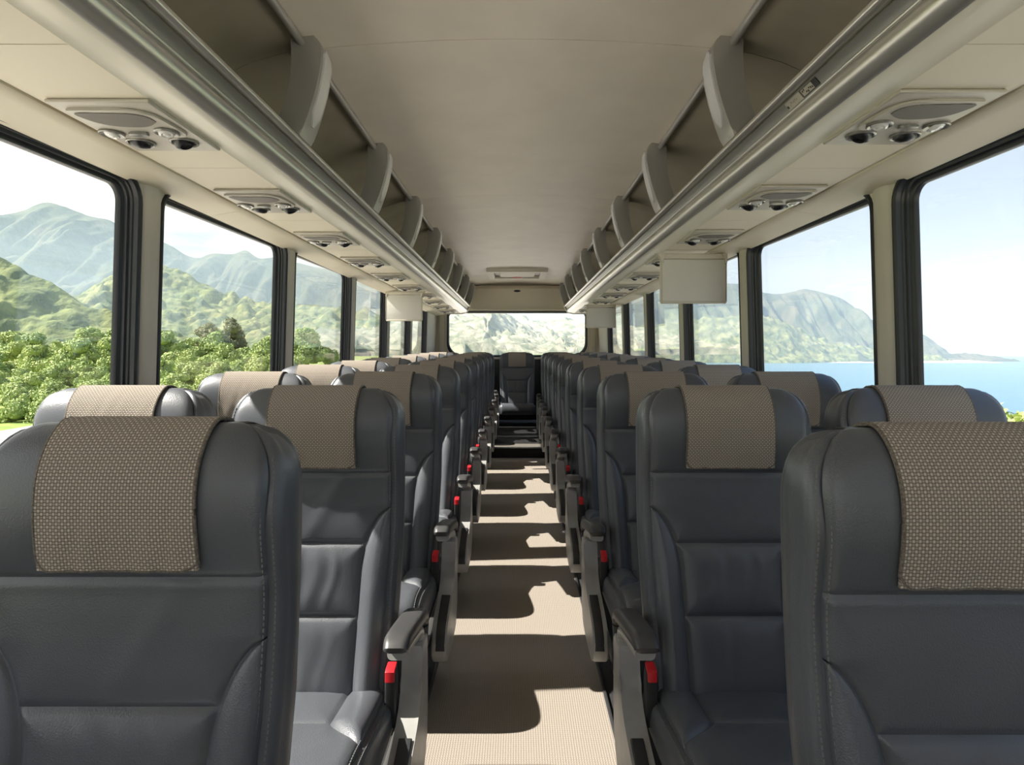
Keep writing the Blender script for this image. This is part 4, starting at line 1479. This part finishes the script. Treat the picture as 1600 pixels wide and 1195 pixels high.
def mountain(name, crest, base_z, reach, label, material, seed, nu=220, nv=60, rough=1.0, canopy=0.0, cat='mountain', spur=0.35, kfreq=9, toward=(0, -1), group=None):
    C = catmull(crest, nu)
    # arc along crest
    d = np.r_[0, np.cumsum(np.linalg.norm(np.diff(C[:, :2], axis=0), axis=1))]
    tot = d[-1]
    V = []
    vv = np.concatenate([-np.linspace(0.8, 0.08, 8), np.linspace(0, 1, nv)])
    Z = np.zeros((len(vv), nu)); X = np.zeros_like(Z); Y = np.zeros_like(Z)
    H = C[:, 2] - base_z
    tw = np.array(toward, float); tw /= np.linalg.norm(tw)
    u = d / tot
    for j, v in enumerate(vv):
        av = abs(v)
        r = reach * (np.clip(H, 8, None) / max(H.max(), 1)) ** 0.7
        warp = 0.10 * reach * (fbm(u * 5 + seed, np.full(nu, av * 2.0), 3) - 0.47) * av * 2
        X[j] = C[:, 0] + tw[0] * r * v + warp * tw[1]
        Y[j] = C[:, 1] + tw[1] * r * v + warp * abs(tw[0])
        prof = (1 - av) ** 1.25
        rid = np.abs(2 * fbm(u * kfreq + seed + 0.5 * av, np.full(nu, av * 0.9 + seed), 4) - 0.94)      # sharp gullies
        f = fbm(u * kfreq * 2.5 + seed * 3, np.full(nu, av * 5 + seed), 4) - 0.47
        env = np.clip(av * 4, 0, 1) * np.clip((1 - av) * 3, 0, 1)
        z = base_z + H * prof + rough * H * env * (spur * (rid - 0.28) + 0.16 * f)
        z = z + 0.022 * H * (fbm(u * 55 + seed, np.full(nu, av * 4), 4) - 0.47)
        if canopy:
            z = z + canopy * (np.abs(fbm(X[j] * 0.16 + seed, Y[j] * 0.16, 3) - 0.47) * 3.0)
        Z[j] = np.where(av > 0.985, base_z - 1.5, z)
    o = obj(name, np.stack([X, Y, Z], -1).reshape(-1, 3), grid_faces(nu, len(vv)), material, None, True, None)
    n = sum(p.normal.z * p.area for p in o.data.polygons)
    if n < 0: o.data.flip_normals()
    tag(o, label, cat, group)
    return o

def crest(pts, Y):
    out = []
    for p in pts:
        yy = Y if len(p) == 2 else p[2]
        out.append(tuple(px(p[0], p[1], yy)))
    return out

mountain('mountain', crest([(-420, 430), (-260, 400), (-130, 372), (-40, 356), (0, 344), (22, 335), (75, 317), (128, 334), (170, 344), (202, 362), (258, 380), (292, 399), (312, 402), (332, 396), (362, 398), (384, 391), (405, 404), (437, 402), (480, 415), (540, 425), (590, 440), (650, 462), (700, 480)], 640),
         GZ, 330, 'tall hazy jagged mountain ridge behind the left windows', M['mountain'], 3.1, nu=320, nv=80, kfreq=22, spur=0.55, toward=(0.15, -1))
mountain('hill', crest([(-500, 395), (-250, 385), (-100, 396), (0, 411), (28, 417), (60, 443), (100, 462), (150, 488), (190, 507), (240, 522), (300, 533)], 130),
         GZ, 48, 'sunlit green bushy hill sloping down behind the nearest left window', M['hill'], 5.7, nu=240, nv=60, canopy=2.6, spur=0.10, cat='hill')
mountain('hill', crest([(60, 515), (120, 478), (165, 448), (205, 425), (250, 418), (285, 432), (330, 452), (380, 470), (437, 476), (500, 480), (560, 488), (640, 500), (700, 508)], 290),
         GZ, 120, 'hazy green forested foothill behind the second left window', M['hill'], 8.3, nu=260, nv=60, canopy=3.6, spur=0.22, cat='hill')
mountain('mountain', crest([(560, 492), (620, 480), (680, 480), (720, 479), (760, 483), (785, 491), (805, 501), (816, 498), (832, 505), (850, 506), (860, 503), (873, 501), (884, 505), (900, 508), (930, 510), (960, 506)], 420),
         GZ, 300, 'pale sunlit mountainside filling the rear window', M['pale_hill'], 12.4, nu=260, nv=80, canopy=3.0, spur=0.32, kfreq=7, toward=(0.1, -1))
mountain('mountain', crest([(930, 500), (960, 480), (1000, 462), (1040, 450), (1090, 446), (1140, 443), (1165, 447), (1190, 456), (1212, 460), (1238, 456), (1256, 451), (1275, 455), (1296, 460), (1318, 468), (1342, 486), (1358, 498), (1378, 500), (1398, 503), (1418, 511), (1440, 524), (1454, 540), (1468, 553), (1480, 556)], 520),
         SEA, 118, 'blue-green fluted mountain headland running down to the sea', M['mountain'], 6.6, nu=320, nv=80, kfreq=18, spur=0.6, toward=(0, -1))
mountain('headland', crest([(1455, 557), (1480, 554.5), (1500, 553), (1520, 554), (1540, 555.5), (1556, 559), (1560, 560.5)], 452),
         SEA, 16, 'low wooded spit of land at the end of the headland', M['mountain'], 2.2, nu=90, nv=16, canopy=1.6, spur=0.05, cat='headland')
mountain('foothill', crest([(930, 520), (990, 512), (1040, 506), (1090, 500), (1140, 496), (1180, 494), (1215, 500), (1250, 516), (1290, 533), (1340, 543), (1400, 551), (1440, 556), (1465, 559)], 440),
         SEA, 45, 'green forested coastal foothill below the right headland', M['hill'], 9.9, nu=240, nv=40, canopy=3.0, spur=0.25, cat='hill')
# beach line along the foot of the headland
bc = [px(x, y, 412 - 0.02 * abs(x - 1250)) for x, y in ((1090, 565), (1150, 565), (1250, 565), (1350, 565.5), (1450, 566), (1500, 566), (1560, 566))]
V = []; 
for p in bc:
    V += [(p.x, p.y - 5, SEA + 0.05), (p.x, p.y + 26, SEA + 1.0), (p.x, p.y + 26, SEA - 1)]
F = []
for i in range(len(bc) - 1):
    a = 3 * i
    F += [(a, a + 3, a + 4, a + 1), (a + 1, a + 4, a + 5, a + 2)]
bo = obj('beach', V, F, M['sand'], None, True, None)
if bo.data.polygons[0].normal.z < 0: bo.data.flip_normals()
tag(bo, 'thin pale sand beach at the foot of the far headland', 'beach')

# trees ---------------------------------------------------------------------
def tree_proto(name, seed, puffs, material, leaves=820, leaf=0.085, trunk_h=1.2, trunk_r=0.09):
    rg = np.random.default_rng(seed)
    root = empty(name)
    V = []; F = []
    for (cx, cy, cz, r) in puffs:
        n = int(leaves * (r / 0.8) ** 2)
        d = rg.normal(size=(n, 3)); d /= np.linalg.norm(d, axis=1)[:, None]
        d[:, 2] = np.where(d[:, 2] < -0.35, -d[:, 2], d[:, 2])
        rad = r * (0.72 + 0.30 * rg.random(n)) * (1 + 0.22 * np.sin(5 * d[:, 0] + seed) * np.sin(4 * d[:, 1] + cx * 3) )
        c = np.array([cx, cy, cz]) + d * rad[:, None] * np.array([1, 1, 0.82])
        nrm = d + 0.55 * rg.normal(size=(n, 3)); nrm /= np.linalg.norm(nrm, axis=1)[:, None]
        t = np.cross(nrm, rg.normal(size=(n, 3))); t /= np.linalg.norm(t, axis=1)[:, None]
        b = np.cross(nrm, t)
        s = leaf * (0.6 + 0.8 * rg.random(n))[:, None]
        base = len(V)
        q = np.stack([c - t * s, c - b * s * 0.55, c + t * s, c + b * s * 0.55], 1).reshape(-1, 3)
        V.extend(q.tolist())
        F.extend([(base + 4 * i, base + 4 * i + 1, base + 4 * i + 2, base + 4 * i + 3) for i in range(n)])
    fo = obj('foliage', V, F, material, root, False)
    fo['kind'] = 'stuff'
    # dense inner mass so the crown is not see-through
    bm = bmesh.new()
    for (cx, cy, cz, r) in puffs:
        k = bmesh.ops.create_icosphere(bm, subdivisions=2, radius=r * 0.72)
        for v in k['verts']:
            v.co = Vector((cx, cy, cz)) + Vector((v.co.x, v.co.y, v.co.z * 0.8)) * (0.9 + 0.2 * rg.random())
    inner = bm_obj('inner_foliage', bm, material, root, None and 0 or 60)
    inner['kind'] = 'stuff'
    tp = [(0, 0, -0.1), (0.03, 0.02, trunk_h * 0.5), (0.0, 0.05, trunk_h), (0.08, 0.02, trunk_h * 1.4)]
    tube('trunk', tp, [trunk_r * 1.3, trunk_r, trunk_r * 0.85, trunk_r * 0.6], M['bark'], root, 8)
    return root

def puffset(seed, n, spread, h0, h1, r0, r1):
    rg = np.random.default_rng(seed)
    out = []
    for i in range(n):
        a = rg.random() * 6.283; q = math.sqrt(rg.random()) * spread
        z = h0 + (h1 - h0) * (1 - (q / spread) ** 2) * (0.35 + 0.65 * rg.random())
        out.append((q * math.cos(a), q * math.sin(a), z, r0 + (r1 - r0) * rg.random()))
    return out
protos = [tree_proto('leafy_tree', 21, puffset(1, 20, 1.7, 0.6, 3.1, 0.5, 0.85), M['leaf']),
          tree_proto('leafy_tree', 22, puffset(2, 24, 2.1, 0.5, 2.7, 0.5, 0.85), M['leaf']),
          tree_proto('leafy_tree', 23, puffset(3, 20, 1.5, 0.6, 3.5, 0.5, 0.8), M['leaf'])]
olive = tree_proto('tall_tree', 24, puffset(5, 30, 1.15, 1.2, 5.2, 0.5, 0.8), M['leaf_olive'], 700, 0.075, 2.6, 0.10)
bushp = tree_proto('shrub', 25, puffset(6, 8, 0.85, 0.25, 0.75, 0.35, 0.5), M['leaf'], 1500, 0.045, 0.3, 0.03)

def gz_at(x, y):
    return GZ - 0.15
usedp = [False] * 3
def plant(i, x, y, sc, rot, label, group, cat='tree'):
    if not usedp[i]: o = protos[i]; usedp[i] = True
    else: o = copy_tree(protos[i])
    o.location = (x, y, gz_at(x, y)); o.scale = (sc, sc, sc * random.uniform(0.9, 1.08)); o.rotation_euler = (0, 0, rot)
    tag(o, label, cat, group)
    return o
TL = 'leafy green tree in the dense thicket outside the left windows'
TG = 'trees of the thicket outside the left windows'
rt = random.Random(5)
NUM = ['first', 'second', 'third', 'fourth', 'fifth', 'sixth', 'seventh', 'eighth', 'ninth', 'tenth']
DEP = {58: 'farthest', 43: 'second-farthest', 32: 'middle', 25: 'second-nearest', 20: 'nearest'}
tcount = {}
rows_ = [  # depth Y, pixel range, pixel step, top pixel (far rows first)
    (58, -30, 480, 42, 503, 0.0), (43, -35, 470, 55, 522, 1), (32, -40, 455, 66, 548, 2), (25, 60, 470, 78, 575, 3), (20, 75, 330, 90, 606, 4)]
for (Y, xa, xb, st, top, _) in rows_:
    x = xa
    while x < xb:
        yy = Y * rt.uniform(0.92, 1.08)
        p = px(x + rt.uniform(-12, 12), top + rt.uniform(-10, 14), yy)
        h = p.z - GZ
        sc = h / (3.75, 3.4, 4.1)[0]
        win = 'nearest' if x < 225 else 'second' if x < 445 else 'third'
        n = tcount[(Y, win)] = tcount.get((Y, win), -1) + 1
        plant(rt.randrange(3), p.x, yy, max(0.5, sc), rt.uniform(0, 6.28),
              '%s leafy tree from the left in the %s thicket row behind the %s left window' % (NUM[n], DEP[Y], win), TG)
        x += st * rt.uniform(0.85, 1.15)
# two taller olive trees in the second left window
for i, (x, top) in enumerate(((326, 486), (358, 476))):
    o = olive if i == 0 else copy_tree(olive)
    p = px(x, top, 62)
    o.location = (p.x, 62, GZ - 0.1)
    sc = (p.z - GZ) / 5.9
    o.scale = (sc * 1.15, sc * 1.15, sc); o.rotation_euler = (0, 0, i * 2.1)
    tag(o, ('shorter left tree of the tall olive-green pair above the thicket', 'taller right tree of the tall olive-green pair above the thicket')[i], 'tree', 'tall tree pair')
# shrubs on the right verge
first = True
for i, (x, top, Y) in enumerate(((1300, 612, 13.0), (1335, 606, 14.5), (1600, 596, 11.5), (1640, 600, 10.5), (1225, 600, 16), (1270, 606, 15))):
    o = bushp if first else copy_tree(bushp); first = False
    p = px(x, top, Y)
    o.location = (p.x, Y, GZ - 0.1)
    sc = (p.z - GZ) / 1.15
    o.scale = (sc, sc, sc); o.rotation_euler = (0, 0, i * 1.3)
    tag(o, ('bright green shrub between the second and third right-hand seats', 'bright green shrub beside the nearest right window pillar', 'bright green shrub at the right edge of the nearest right window', 'nearest green shrub low at the right edge of the right window', 'farthest green verge shrub low in the second right window', 'green verge shrub left of the window pillar on the right')[i], 'shrub', 'shrubs on the right verge')

# haze: real scattering air between the coast and the mountains
def haze():
    m = bpy.data.materials.new('sea_air'); m.use_nodes = True
    nt = m.node_tree; nt.nodes.clear()
    out = nt.nodes.new('ShaderNodeOutputMaterial')
    sc = nt.nodes.new('ShaderNodeVolumeScatter')
    sc.inputs['Color'].default_value = (0.62, 0.79, 0.96, 1)
    sc.inputs['Density'].default_value = 0.0011
    sc.inputs['Anisotropy'].default_value = 0.0
    nt.links.new(sc.outputs[0], out.inputs['Volume'])
    o = box('haze', -900, 900, 75, 720, SEA - 1, 85, m)
    tag(o, 'thin pale haze in the air in front of the mountains', 'haze', None, 'stuff')
haze()
